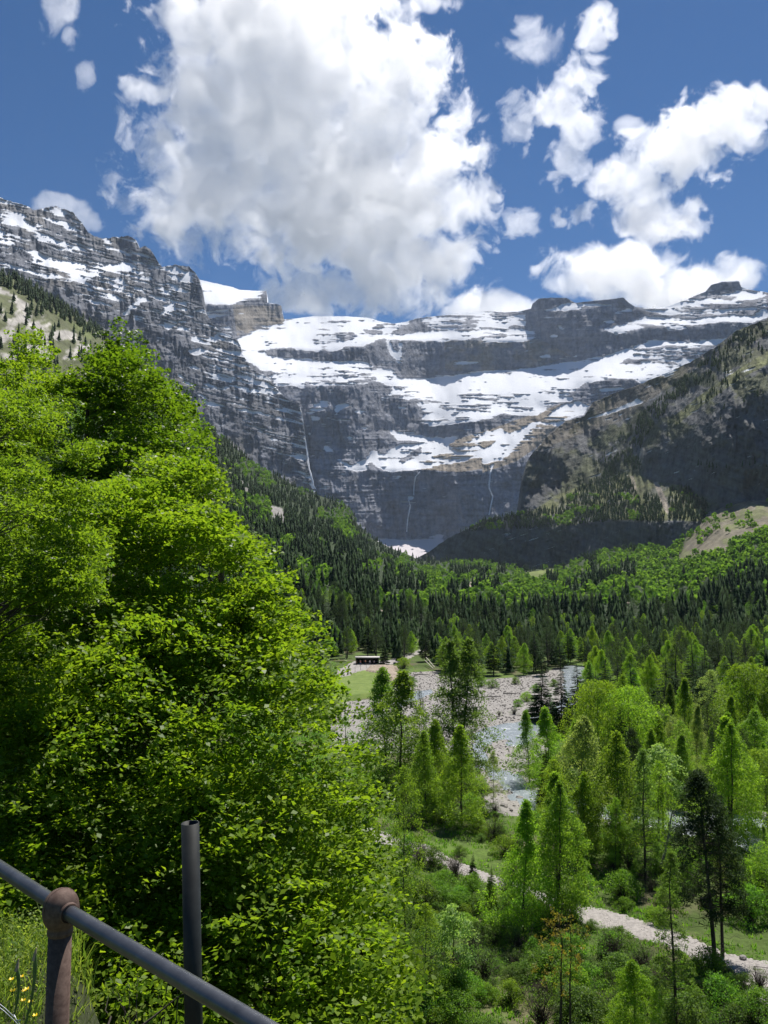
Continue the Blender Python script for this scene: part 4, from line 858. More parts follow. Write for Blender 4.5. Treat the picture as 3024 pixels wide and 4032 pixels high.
for typ,nmax in ((0,285),(1,240)):
    idx=np.where(cand[:,4]==typ)[0]; order=idx[np.argsort(-app[idx])]
    for n_,k in enumerate(order):
        x,y,z,h,_,zn=cand[k]
        if n_>=nmax or app[k]<.001*cand[k,3]/cand[k,1]*1.01 or hid[k]: rest.append(k); continue
        if typ==0:
            near=y<260 or r.random()<.25
            kd='pinem' if r.random()<.4 else ('conm')
            pr=PR[kd]; plant(pr[int(r.integers(len(pr)))],'conifer_tree',(x,y,z-.2),h,(1.25+.4*r.random()) if zn==3 else 1+.4*r.random(),ZL[int(zn)][0],'conifer','conifers of the %s wood'%ZL[int(zn)][1],[M_con,M_pine][int(kd=='pinem')])
        else:
            pr=PR['airy'] if y>400 else PR['oval']
            e=plant(pr[int(r.integers(2))],'broadleaf_tree',(x,y,z-.2),h,1.25 if y>400 else .9,ZB[int(zn)],'tree','light green trees of the %s wood'%ZL[int(zn)][1],[M_birch,M_lime][int(r.random()<.3)] if y<500 else M_far)
# the rest: one object per kind
def farcon(idx,name,label,hi):
    r=np.random.default_rng(len(idx)); c=cand[idx]; m=len(c); T=5 if hi else 4; S=7 if hi else 5
    h=c[:,3]; w=h*(.17+.06*r.random(m)); V=[];Fc=[];A=[]
    per=T*(S+1)
    allV=np.zeros((m,T,S+1,3)); 
    for k in range(T):
        q0=.08+.80*k/T; top=min(1.0,q0+.95/T+.14); rad=w*((1-q0)**.85)
        th=r.random((m,1))*6.28+np.arange(S)[None]*2*math.pi/S+r.normal(size=(m,S))*.25; rr=rad[:,None]*(.55+.75*r.random((m,S)))
        zb=h[:,None]*(q0-.04+.07*r.random((m,S)))
        allV[:,k,:S,0]=rr*np.cos(th); allV[:,k,:S,1]=rr*np.sin(th); allV[:,k,:S,2]=zb; allV[:,k,S,2]=h*(top if k<T-1 else 1.02); allV[:,k,S,0]=w*.1*r.normal(size=m)
    allV+=c[:,None,None,:3]
    f=np.array([[k*(S+1)+s,k*(S+1)+(s+1)%S,k*(S+1)+S] for k in range(T) for s in range(S)])
    mb=MB(); mb.add(allV.reshape(-1,3),(f[None]+per*np.arange(m)[:,None,None]).reshape(-1,3),np.clip(np.repeat(r.random(m),per)*.8+.2*r.random(m*per),0,1))
    o=obj(name,mb.mesh(name,M_con)); tag(o,label,'forest',kind='stuff')
def farleaf(idx,name,label):
    r=np.random.default_rng(len(idx)); c=cand[idx]; m=len(c); K=30
    d=r.normal(size=(m,K,3)); d/=np.linalg.norm(d,axis=2)[...,None]; d[...,2]=np.abs(d[...,2])*1.0-.35*(r.random((m,K))<.35)
    h=c[:,3]; R=np.stack([h*.36,h*.36,h*.62],1)*(.8+.4*r.random((m,1)))
    C=d*R[:,None]*(.7+.35*r.random((m,K,1)))+np.stack([0*h,0*h,h*.38],1)[:,None]+c[:,None,:3]
    Nn=d+.6*r.normal(size=d.shape); Nn/=np.linalg.norm(Nn,axis=2)[...,None]
    mb=MB(); leafquads(mb,C.reshape(-1,3),Nn.reshape(-1,3),(np.repeat(h,K)*.34)[:,None],r,.8,np.clip(np.repeat(r.random(m),K)*.75+.25*r.random(m*K),0,1))
    o=obj(name,mb.mesh(name,M_far)); tag(o,label,'forest',kind='stuff')
rest=np.array(rest); ct=cand[rest]
farcon(rest[(ct[:,4]==0)],'conifer_forest','dense dark conifer forest covering the valley slopes and shelves',True)
farleaf(rest[(ct[:,4]==1)],'broadleaf_forest','fresh green broadleaf woods spread over the valley slopes')
print('forest',time.time()-T0)

# ---------------- big leafy trees on the near slope
def hullcrown(name,poly,Yc,depth,nclump,nl,leaf,R,mat,label,trunk_xy,seed,side=0.0,edge=260.,cat='tree',nbr=150,flat=.42,jit=.42,holes=None,asp=.58,bough=1.4):
    r=np.random.default_rng(seed); poly=D(poly); p=np.array(poly); x0,y0=p.min(0); x1,y1=p.max(0)
    nb_=max(12,nclump//26)
    us_=x0+(x1-x0)*r.random(nb_*6); vs_=y0+(y1-y0)*r.random(nb_*6); ok=inpoly(poly,us_,vs_)&(vs_<4250)&(us_>-180)
    us_=us_[ok][:nb_]; vs_=vs_[ok][:nb_]
    # distance to outline
    dm=np.full(len(us_),1e9)
    for k in range(len(p)):
        a=p[k]; b=p[(k+1)%len(p)]
        if a[0]<-100 and b[0]<-100 or (a[1]>4100 and b[1]>4100): continue
        ab=b-a; t_=np.clip(((us_-a[0])*ab[0]+(vs_-a[1])*ab[1])/(ab@ab),0,1); dm=np.minimum(dm,np.hypot(us_-a[0]-t_*ab[0],vs_-a[1]-t_*ab[1]))
    th=np.sqrt(np.clip(dm/edge,0.02,1)); lump=(fbm(us_/170,vs_/150,seed+3,2)-.5)*2
    dist=r.random(len(us_))**1.5*2-1           # front weighted
    Y=Yc+depth*(th*dist)-depth*.45*lump*th-side*(vs_-1900)/2200.
    if holes is not None:
        g=fbm((us_+.35*vs_)/holes[0],(vs_-.35*us_)/(holes[0]*.62),seed+9,3); k_=~((g<holes[1]+.06*ss(2600,3500,vs_))&(dist<.35)&(dm>70)); us_=us_[k_];vs_=vs_[k_];Y=Y[k_];dm=dm[k_]
    B=pos(us_,vs_,Y); nb_=len(B); per=int(nclump/nb_*1.25)
    th_=r.random((nb_,per))*6.2832; zz_=r.random((nb_,per))**.8*1.1-.1; rr_=np.sqrt(np.clip(1-zz_**2,0,1))
    rb=bough*(.65+.7*r.random((nb_,1)))*np.clip(.6+dm/edge,.6,1.15)[:,None]; sh=(.8+.35*r.random((nb_,per)))
    dr=np.stack([np.cos(th_)*rr_,np.sin(th_)*rr_,zz_*.62],-1)*(rb*sh)[...,None]
    dr[...,2]-=.12*(np.hypot(dr[...,0],dr[...,1])**2)
    P=(B[:,None]+dr).reshape(-1,3); outb=dr.reshape(-1,3).copy()
    oh=P-np.array([trunk_xy[0],trunk_xy[1],0]); oh[:,2]=0; oh/=np.linalg.norm(oh,axis=1)[:,None]+1e-6; P2=P+oh*R*.55; iu,iv=img(P2[:,0],P2[:,1],P2[:,2]); sj=1300./np.maximum(B[:,1].mean(),1)**1.0*.9; k_=inpoly(poly,iu+sj*1.5*(fbm(iu/75,iv/55,seed+41,3)-.5)+sj*.9*(vn(iu/24,iv/20,seed+43)-.5),iv+sj*1.5*(fbm(iu/70,iv/60,seed+45,3)-.5)+sj*.9*(vn(iu/22,iv/24,seed+47)-.5)); P=P[k_]; outb=outb[k_]; us_=iu[k_]; vs_=iv[k_]; dm=np.repeat(dm,per)[k_]
    tx,ty=trunk_xy; tz0=float(hz(tx,ty))
    topz=P[:,2].max(); ctr=np.array([tx,ty,0.]); out=outb; out[:,2]*=.5; out/=np.linalg.norm(out,axis=1)[:,None]+1e-6
    e=empty(name,(0,0,0),label,cat); cm=MB()
    Rr=R*(.6+.8*r.random(len(P)))*np.clip(.55+dm/200,.55,1)
    dr_=P-np.array([tx,ty,0]); dr_[:,2]=0; dr_/=np.linalg.norm(dr_,axis=1)[:,None]+1e-6; dr_=dr_+out*.5+r.normal(size=P.shape)*[.45,.45,.18]+[0,0,.12]
    sprays(cm,P,dr_,Rr*2.1,nl,leaf,r,asp,jit=jit)
    o=obj('crown',cm.mesh('crown',mat),e)
    tm=MB(); tz=np.linspace(0,1,10); pts=np.stack([tx+.25*np.sin(tz*4+seed),ty+.25*np.cos(tz*3+seed),tz0-.3+(topz-1.2-tz0)*tz],1); tm.tube(pts,.26*(1-.88*tz)+.012,9)
    sel=r.choice(len(P),min(nbr,len(P)),False)
    for s in sel:
        h_=P[s,2]-.45*np.hypot(P[s,0]-tx,P[s,1]-ty); h_=np.clip(h_,tz0+1.0,topz-1.6); k=(h_-pts[0,2])/(pts[-1,2]-pts[0,2])
        a=np.array([np.interp(k,tz,pts[:,q]) for q in range(3)]); branch(tm,a,P[s],.045*(1.2-k),r,.03,5,8,.035)
    obj('trunk',tm.mesh('trunk',M_bark,True),e)
    return P
P1=hullcrown('beech_tree',[(-150,1120),(150,1060),(300,1000),(470,1010),(462,1060),(520,1120),(545,1160),(595,1190),(585,1220),(605,1270),(640,1300),(685,1330),(680,1370),(700,1390),(745,1430),(740,1490),(765,1545),(750,1580),(800,1600),(835,1660),(820,1720),(850,1760),(840,1830),(870,1880),(830,1960),(850,2020),(835,2070),(880,2100),(875,2320),(-150,2320)],16.6,2.6,6200,62,.082,.5,M_beech,'huge bright green beech filling the left half of the view',(-3.6,17.0),801,side=5.2,edge=330,nbr=260,holes=(170,.525),asp=.72)
hullcrown('beech_tree',[(40,1150),(120,1000),(180,900),(188,820),(200,770),(220,712),(245,697),(300,690),(325,735),(318,775),(345,790),(392,795),(400,830),(428,850),(415,885),(445,885),(452,930),(440,960),(480,1010),(470,1080),(400,1120),(300,1170)],21.5,1.8,1250,62,.095,.56,M_beech2,'tall darker green beech top behind the huge beech',(-8.6,22),802,side=5.,edge=220,nbr=110,holes=(120,.48),asp=.72)
hullcrown('beech_tree',[(-150,900),(40,730),(80,715),(110,740),(150,750),(170,800),(200,840),(190,920),(120,1000),(-150,1000)],23.0,1.4,560,60,.1,.6,M_beech,'green tree top left of the tall dark beech',(-11,23.5),803,edge=160,nbr=40,holes=(100,.42))
hullcrown('ash_tree',[(-150,850),(-20,800),(40,850),(90,830),(150,870),(215,905),(205,960),(240,1010),(215,1080),(235,1150),(215,1220),(230,1290),(150,1330),(110,1300),(60,1400),(-150,1420)],11.6,1.3,900,50,.066,.36,M_ash,'yellow green flowering tree reaching in from the left edge',(-6.4,12),804,side=2.5,edge=200,nbr=90,flat=.7,jit=.55,holes=(90,.44),asp=.4,bough=.7)
print('beech',time.time()-T0)
# shrubby growth at the foot of the slope, right of the beech
def sprig(name,u,v,Y,H,label,mat,seed,leaf=.05,nc=18,nl=24):
    r=np.random.default_rng(seed); p=pos(u,v,Y); cm=MB(); tm=MB(); P=p+r.normal(size=(nc,3))*[H*.35,H*.3,H*.3]; z0=float(hz(p[0],p[1]))
    for q in P: branch(tm,[p[0],p[1],min(z0,p[2]-.3)],q,.012,r,.08,4,6,.06)
    clumps(cm,P,np.full(nc,H*.2),nl,leaf,r,.6,1,.9); e=empty(name,(0,0,0),label,'shrub'); obj('foliage',cm.mesh('foliage',mat),e); obj('stem',tm.mesh('stem',M_bark,True),e)
sprig('shrub',560,3985,5.6,.8,'small leafy bush low between the dark post and beech',M_beech,31)
sprig('shrub',400,4030,4.6,.5,'yellowish sprig just right of the rusty post foot',M_grass,32,.03)

# ---------------- near railing
M_rail=plain('weathered_grey_steel',(.075,.08,.09),(.12,.125,.135),14,.33,.12,.55,spec=.5,dist=.002)
M_rust=plain('rusty_brown_iron',(.075,.046,.036),(.135,.09,.072),60,.72,.35,.15,dist=.0015)
M_dark=plain('dark_green_grey_steel',(.009,.011,.0105),(.019,.022,.021),20,.55,.15,.0,spec=.35,dist=.001)
K=pos(240,3575,2.42); Lp=pos(-60,3378,2.86); Rp=pos(1110,4090,1.83)
dirR=(Rp-Lp)/np.linalg.norm(Rp-Lp)
rl=empty('railing',(K[0],K[1],float(hz(K[0],K[1]))),'grey tubular handrail on a rusty ball-topped post','railing')
base=np.array(rl.location)
mb=MB(); mb.tube(np.array([Lp-dirR*1.2,Lp,K,Rp,Rp+dirR*.5])-base,.0215,28); obj('rail',mb.mesh('rail',M_rail,True),rl)
def lathe(prof,seg=32,c=(0,0,0)):
    prof=np.array(prof); th=np.arange(seg)*2*math.pi/seg; V=np.stack([prof[:,None,0]*np.cos(th),prof[:,None,0]*np.sin(th),np.repeat(prof[:,1:2],seg,1)],-1)+np.array(c)
    n=len(prof); i=np.arange(n-1)[:,None]*seg; j=np.arange(seg)[None]; k=(j+1)%seg
    return V.reshape(-1,3),np.stack([i+j,i+k,i+seg+k,i+seg+j],-1).reshape(-1,4)
mb=MB(); V_,f_=lathe([(0.0005,.055),(.012,.0537),(.025,.0492),(.036,.042),(.045,.032),(.051,.02),(.0535,.008),(.055,-.004),(.054,-.018),(.0505,-.031),(.044,-.043),(.0375,-.052),(.0365,-.056),(.0385,-.060),(.0385,-.070),(.0355,-.074)]); mb.add(V_*[.93,.93,1],f_)
seam=[]; 
th=np.linspace(0,math.pi,20); xd=np.array([dirR[0],dirR[1],0]); xd/=np.linalg.norm(xd); yd=np.array([-xd[1],xd[0],0])
seam=np.stack([yd*.0512*math.cos(a_)+np.array([0,0,1])*.0552*math.sin(a_) for a_ in th]); mb.tube(seam,.0011,5)
for sg in (1,-1):   # collars where the rail enters the ball
    c0=dirR*sg*.046; mb.tube([c0,c0+dirR*sg*.008],[.0285,.0265],28,cap=False)
o=obj('joint_ball',mb.mesh('joint_ball',M_rust,True),rl); o.location=K-base
mb=MB(); h_=K[2]-.07-base[2]+.4; V_,f_=lathe([(.0345,-h_),(.0335,-h_*.5),(.0325,0.0),(.001,0.0)]); mb.add(V_,f_); o=obj('post',mb.mesh('post',M_rust,True),rl); o.location=(K[0]-base[0],K[1]-base[1],K[2]-.072-base[2])
tp=pos(749,3240,2.85); bp=pos(763,4060,2.85); 
mb=MB(); bz=float(hz(tp[0],tp[1]))-.2; hgt=tp[2]-bz
V_,f_=lathe([(.0275,-hgt),(.0305,-hgt),(.0305,0),(.0272,.0),(.0270,-.35)],36); mb.add(V_,f_)
o=obj('metal_post',mb.mesh('metal_post',M_dark,True)); o.location=tp; sh=(bp[0]-tp[0])/(tp[2]-bp[2]); o.rotation_euler=(0,math.atan(-sh),0)
tag(o,'upright dark hollow steel tube standing behind the handrail','post')

# grass, flowers and stalks on the near bank
r=np.random.default_rng(9)
def nearz(x,y): return hz(x,y)
n=5200; gu=-150+600*r.random(n); gy=3.0+1.9*r.random(n); x=(gu-1512)/F*gy*1.03; ok=(x<-1.22+.1*r.normal(size=n)); x=x[ok];gy=gy[ok]; m=len(x)
z=hz(x,gy)-.02; th=r.random(m)*6.28; d=np.stack([np.cos(th),np.sin(th),0*th],1); hh=(.04+.10*r.random(m))[:,None]; ln=r.normal(size=(m,3))*.45*hh; ln[:,2]=0; B=np.stack([x,gy,z],1); w=.0028
V_=np.stack([B-d*w,B+d*w,B+ln*.35+[0,0,1]*hh*.6+d*w*.8,B+ln*.35+[0,0,1]*hh*.6-d*w*.8,B+ln+[0,0,1]*hh],1)
mb=MB(); kk=np.arange(m)[:,None]*5; mb.add(V_.reshape(-1,3),kk+np.array([[0,1,2,3]]),np.repeat(r.random(m),5)); mb.f.append((kk+np.array([[3,2,4]])))
# small herb leaves in the turf
nh=6000; gu=-150+560*r.random(nh); gy=3.0+1.9*r.random(nh); x=(gu-1512)/F*gy*1.03; ok=x<-1.2; x=x[ok];gy=gy[ok]; C=np.stack([x,gy,hz(x,gy)+.015+.11*r.random(len(x))],1); Nn=r.normal(size=C.shape)*.7+[0,0,1]; Nn/=np.linalg.norm(Nn,axis=1)[:,None]; leafquads(mb,C,Nn,.017,r,.6)
tag(obj('grass',mb.mesh('grass',M_grass)),'sunlit grass and herbs on the bank behind the railing','grass',kind='stuff')
M_yel=plain('yellow_petals',(.75,.50,.01),(.85,.62,.02),40,.4,0)
M_stem=plain('green_stem',(.08,.14,.03),(.14,.21,.05),30,.6,0)
M_seed=plain('dry_seed_head',(.30,.24,.14),(.42,.34,.22),50,.8,.3)
C6f=[(84,3849,'highest buttercup left of the rusty post'),(45,3860,'small buttercup at the far left behind the stalks'),(50,3905,'buttercup left of the tall green stalk'),(96,3905,'large buttercup behind the tall green stalk, upper'),(105,3898,'buttercup touching the tall green stalk'),(91,3943,'buttercup low left of the tall stalk'),(120,3948,'buttercup right of the tall stalk'),(138,4002,'lowest buttercup beside the rusty post')]
for (u,v,lab) in C6f:
    p=pos(u,v,3.45); g=np.array([p[0]+.01,p[1]+.02,float(hz(p[0],p[1]))]); e=empty('buttercup',g,'yellow '+lab,'flower','buttercups on the bank')
    mb=MB(); pl=p-g; pl[2]=max(pl[2],.05); t=np.linspace(0,1,5)[:,None]; mb.tube(pl*t+np.array([.01,0,0])*np.sin(t*3),.0011,5); obj('stem',mb.mesh('stem',M_stem,True),e)
    mb=MB()
    for k in range(5):
        a_=k*2*math.pi/5; c,s=math.cos(a_),math.sin(a_); R_=.0105
        q=np.array([[0,0,0],[R_*.75*c-R_*.4*s,R_*.75*s+R_*.4*c,.005],[R_*1.15*c,R_*1.15*s,.0085],[R_*.75*c+R_*.4*s,R_*.75*s-R_*.4*c,.005]]); q=q+pl; mb.add(q,[[0,1,2,3]])
    obj('petals',mb.mesh('petals',M_yel),e)
for nm,(ut,vt),(ub,vb),Y,lab in (('seed_stalk',(140,3745),(95,4050),3.1,'tall curved green seed stalk beside the rusty post'),('seed_stalk',(67,3800),(55,4000),3.2,'shorter green seed stalk at the far left')):
    a=pos(ub,vb,Y); b=pos(ut,vt,Y); e=empty(nm,a,lab,'plant'); t=np.linspace(0,1,12)[:,None]; P=(b-a)*t; P[:,0]+=.012*np.sin(t[:,0]*math.pi)
    mb=MB(); mb.tube(P,np.interp(t[:,0],[0,.55,.8,1],[.0035,.005,.009,.003]),8); obj('stem',mb.mesh('stem',M_stem,True),e)
    mb=MB(); mb.tube((b-a)*.88+np.array([[0,0,0],[.002,0,.02],[.006,0,.045]]),[.008,.006,.002],7); obj('seed_head',mb.mesh('seed_head',M_seed,True),e)
# wire on the bank
M_wire=plain('galvanised_wire',(.35,.38,.4),(.5,.52,.55),30,.4,0,.8)
mb=MB()
for off in (0,14):
    pp=np.array([pos(-40,3925+off,3.0),pos(20,3970+off,2.98),pos(62,4010+off,2.95),pos(90,4050+off,2.9)]); mb.tube(pp,.0014,5)
mb.tube(np.array([pos(55,3995,2.95),pos(66,4018,2.94),pos(80,4016,2.93)]),.0016,5)
tag(obj('fence_wire',mb.mesh('fence_wire',M_wire,True)),'thin twisted pale wire crossing the bottom left grass','wire')

# ---------------- small railing by the path, bottom right
M_drail=plain('dark_painted_steel',(.03,.022,.022),(.06,.045,.04),8,.6,.1)
g1=onground(2975,3860); e=empty('path_railing',g1,'low dark metal railing beside the path at the right edge','railing')
d=np.array([1.0,-.32,0]); d/=np.linalg.norm(d); hgt=1.02
mb=MB(); th=np.linspace(math.pi/2,3*math.pi/2,9); hook=np.stack([d*.0+d*(.13*math.cos(a_)-.0)+np.array([0,0,hgt-.13+.13*math.sin(a_)]) for a_ in th]); mb.tube(np.vstack([d*4+[0,0,hgt],hook]),.022,8); obj('top_rail',mb.mesh('top_rail',M_drail,True),e)
mb=MB(); mb.tube([[0,0,.55],list(d*4+[0,0,.55])],.017,8); obj('mid_rail',mb.mesh('mid_rail',M_drail,True),e)
for k in range(3):
    mb=MB(); mb.tube([[0,0,-.2],[0,0,hgt]],.024,8); o=obj('post',mb.mesh('post',M_drail,True),e); o.location=d*2*k
# ---------------- shelter, people, fence and logs beyond the meadow
M_conc=plain('pale_concrete',(.42,.40,.37),(.55,.52,.49),2,.9,.1); M_timber_shade=plain('dark_timber_and_shade',(.03,.025,.02),(.05,.04,.035),3,.9,.1)
gs=onground(1446,2617); e=empty('shelter',gs,'low open shelter with pale flat roof beyond the meadow','shelter')
mb=MB(); mb.box((0,2.4,2.55),(4.6,2.6,.12)); obj('roof',mb.mesh('roof',M_conc),e)
mb=MB(); mb.box((0,4.7,1.2),(4.3,.12,1.22)); mb.box((-4.2,2.5,1.2),(.1,2.05,1.22)); mb.box((4.2,2.5,1.2),(.1,2.05,1.22)); obj('wall',mb.mesh('wall',M_timber_shade),e)  # near-black walls: the shade under the roof is put into their colour
for sx in (-4.2,-1.4,1.4,4.2):
    mb=MB(); mb.box((sx,.1,1.2),(.08,.08,1.22)); obj('post',mb.mesh('post',M_timber_shade),e)
skin=plain('skin',(.45,.28,.2),(.5,.32,.24),5,.6,0)
def person(u,v,shirt,legs,label,walk=.12):
    g=onground(u,v); e=empty('person',(g[0],g[1],float(hz(g[0],g[1]))+.35),label,'person',None,rng.random()*3)
    def sk(name,vs,ed,rd,mat):
        me=bpy.data.meshes.new(name); me.from_pydata(vs,ed,[]); o=bpy.data.objects.new(name,me); COL.objects.link(o); o.parent=e
        md=o.modifiers.new('s','SKIN'); 
        for sv,q in zip(me.skin_vertices[0].data,rd): sv.radius=(q,q)
        me.skin_vertices[0].data[0].use_root=True
        o.modifiers.new('b','SUBSURF').render_levels=1; me.materials.append(mat); return o
    vs=[(0,0,.95),(0,0,1.2),(0,0,1.42),(0,0,1.52),(0,0,1.62),(0,.01,1.72),(.1,0,.9),(.11,walk,.5),(.11,walk*1.3,.08),(.11,walk*1.3-.12,.04),(-.1,0,.9),(-.11,-walk,.5),(-.11,-walk*1.6,.08),(-.11,-walk*1.6-.12,.04),(.19,0,1.4),(.25,-.05,1.12),(.24,-.18,.9),(-.19,0,1.4),(-.25,.05,1.12),(-.24,.0,.86)]
    ed=[(0,1),(1,2),(2,3),(3,4),(4,5),(0,6),(6,7),(7,8),(8,9),(0,10),(10,11),(11,12),(12,13),(2,14),(14,15),(15,16),(2,17),(17,18),(18,19)]
    rd=[.14,.14,.15,.06,.1,.09,.09,.065,.045,.035,.09,.065,.045,.035,.06,.045,.035,.06,.045,.035]
    sk('body',vs,ed,rd,skin)
    sk('shirt',[(0,0,.97),(0,0,1.2),(0,0,1.44),(.2,0,1.41),(.25,-.04,1.18),(-.2,0,1.41),(-.25,.04,1.18)],[(0,1),(1,2),(2,3),(3,4),(2,5),(5,6)],[.165,.165,.17,.08,.065,.08,.065],shirt)
    sk('trousers',[(0,0,1.0),(.1,0,.9),(.11,walk,.5),(.11,walk*1.25,.14),(-.1,0,.9),(-.11,-walk,.5),(-.11,-walk*1.5,.14)],[(0,1),(1,2),(2,3),(0,4),(4,5),(5,6)],[.165,.115,.085,.065,.115,.085,.065],legs)
cl={k:plain(k,c_,c_,5,.8,0) for k,c_ in {'black_cloth':(.02,.02,.025),'red_cloth':(.35,.05,.04),'orange_cloth':(.6,.16,.05),'blue_cloth':(.06,.09,.2),'white_cloth':(.6,.6,.6)}.items()}
person(1404,2622,cl['black_cloth'],cl['black_cloth'],'person in black standing at the left end of the shelter')
person(1419,2620,cl['red_cloth'],cl['blue_cloth'],'person in a dark red top beside the shelter')
person(1439,2618,cl['orange_cloth'],cl['black_cloth'],'person in an orange top under the shelter')
person(1456,2619,cl['white_cloth'],cl['blue_cloth'],'person in a pale top under the shelter')
person(1473,2620,cl['blue_cloth'],cl['black_cloth'],'person in a dark blue top at the right end of the shelter')
M_wood=plain('pale_driftwood',(.30,.27,.23),(.45,.41,.36),4,.9,.3)
e=empty('fence',onground(1420,2640),'low post and wire fence along the meadow edge','fence'); b0=np.array(e.location)
P=[onground(a_,b_) for a_,b_ in ((1345,2668),(1372,2658),(1398,2648),(1420,2640),(1442,2633),(1462,2628))]
for p in P:
    mb=MB(); mb.tube([[0,0,0],[0,0,2.0]],.06,6); o=obj('post',mb.mesh('post',M_timber_shade,True),e); o.location=p-b0
mb=MB(); mb.tube(np.array(P)-b0+[0,0,1.8],.02,4); mb.tube(np.array(P)-b0+[0,0,1.45],.02,4); obj('wire',mb.mesh('wire',M_timber_shade),e)
for (a_,b_,h1,h2,lab) in (((1678,2612),(1712,2634),2.2,.5,'upper pale log rail sloping to the riverbed by the pines'),((1674,2618),(1706,2638),1.6,.4,'lower pale log rail sloping to the riverbed by the pines')):
    p=onground(*a_);q=onground(*b_); mb=MB(); mb.tube([p+[0,0,h1],(p+q)/2+[0,0,(h1+h2)/2],q+[0,0,h2]],[.16,.17,.13],8); tag(obj('log',mb.mesh('log',M_wood,True)),lab,'log')
for (u,v,s,lab) in ((2925,3748,.28,'white stone at the upper edge of the path near the railing'),(1985,3165,.5,'grey boulder in the rapids below the slender birch'),(2045,3135,.6,'dark wet boulder in the rapids')):
    g=onground(u,v); W_=np.array([[g[0]-.01,g[1]-.01],[g[0]+.01,g[1]-.01],[g[0]+.01,g[1]+.01],[g[0]-.01,g[1]+.01]])
    bm=bpy.data.meshes.new('boulder'); import bmesh; b_=bmesh.new(); bmesh.ops.create_icosphere(b_,subdivisions=3,radius=s)
    for q in b_.verts:
        k_=1+.5*(fbm(np.array(q.co.x*2/s+u),np.array(q.co.y*2/s+q.co.z*1.7/s),5,3)-.5); q.co*=float(k_); q.co.z*=.6
    b_.to_mesh(bm); b_.free(); bm.materials.append(M_gravel); o=obj('boulder',bm,None,(g[0],g[1],float(hz(g[0],g[1]))+.2)); tag(o,lab,'boulder')

# ---------------- waterfalls
M_fall=plain('falling_water',(.75,.78,.82),(.9,.92,.95),.03,.7,.2,stretch=(4,1,.4),dist=2)
def fall(line,wd,label,off=10):
    m=MB(); pts=C2(line); L=[];R_=[]; r=np.random.default_rng(len(line)); P=[]
    t=np.linspace(0,1,40); pu=np.interp(t,np.linspace(0,1,len(pts)),[p[0] for p in pts]); pv=np.interp(t,np.linspace(0,1,len(pts)),[p[1] for p in pts]); w=np.interp(t,np.linspace(0,1,len(wd)),wd)
    Ys=np.array([A_at(a_,b_) for a_,b_ in zip(pu,pv)]); Ys=np.minimum.accumulate(Ys[::-1])[::-1] if False else blur(Ys[None],3,1)[0]
    w=w*1.5
    for s in range(4):
        o_=(s-1.5)*.33; jt=(fbm(t*9,np.full(40,s*3.7),7,3)-.5)*1.0
        cu=pu+(o_+jt*.5)*w; hw=w*.16*(.5+vn(t*14,np.full(40,s*1.),3)); a=pos(cu-hw,pv,Ys-off-s); b=pos(cu+hw,pv,Ys-off-s); c_=pos(cu,pv,Ys-off-s-2)
        V_=np.stack([a,c_,b],1).reshape(-1,3); i=np.arange(39)*3; m.add(V_,np.concatenate([np.stack([i,i+1,i+4,i+3],1),np.stack([i+1,i+2,i+5,i+4],1)]))
    tag(obj('waterfall',m.mesh('waterfall',M_fall,True)),label,'waterfall')
fall([(298,832),(306,880),(318,960),(324,1040),(336,1110),(345,1180),(352,1240),(368,1290),(380,1340),(392,1368)],[3,6,8,10,9,9,8],'tall white waterfall dropping down the dark left wall of the cirque',45)
fall([(1085,1255),(1055,1290),(1046,1340),(1043,1410)],[2,2.5,2],'thin waterfall in the middle of the lower cliff band',14)
fall([(1560,1215),(1545,1260),(1535,1360),(1560,1420),(1535,1540)],[3,3,2.5],'thin waterfall on the right of the lower cliff band',14)
fall([(1010,1440),(1022,1480),(1005,1560),(998,1650)],[2,2.5,2],'faint waterfall below the small snow patch of the lowest cliff',14)
print('props',time.time()-T0)

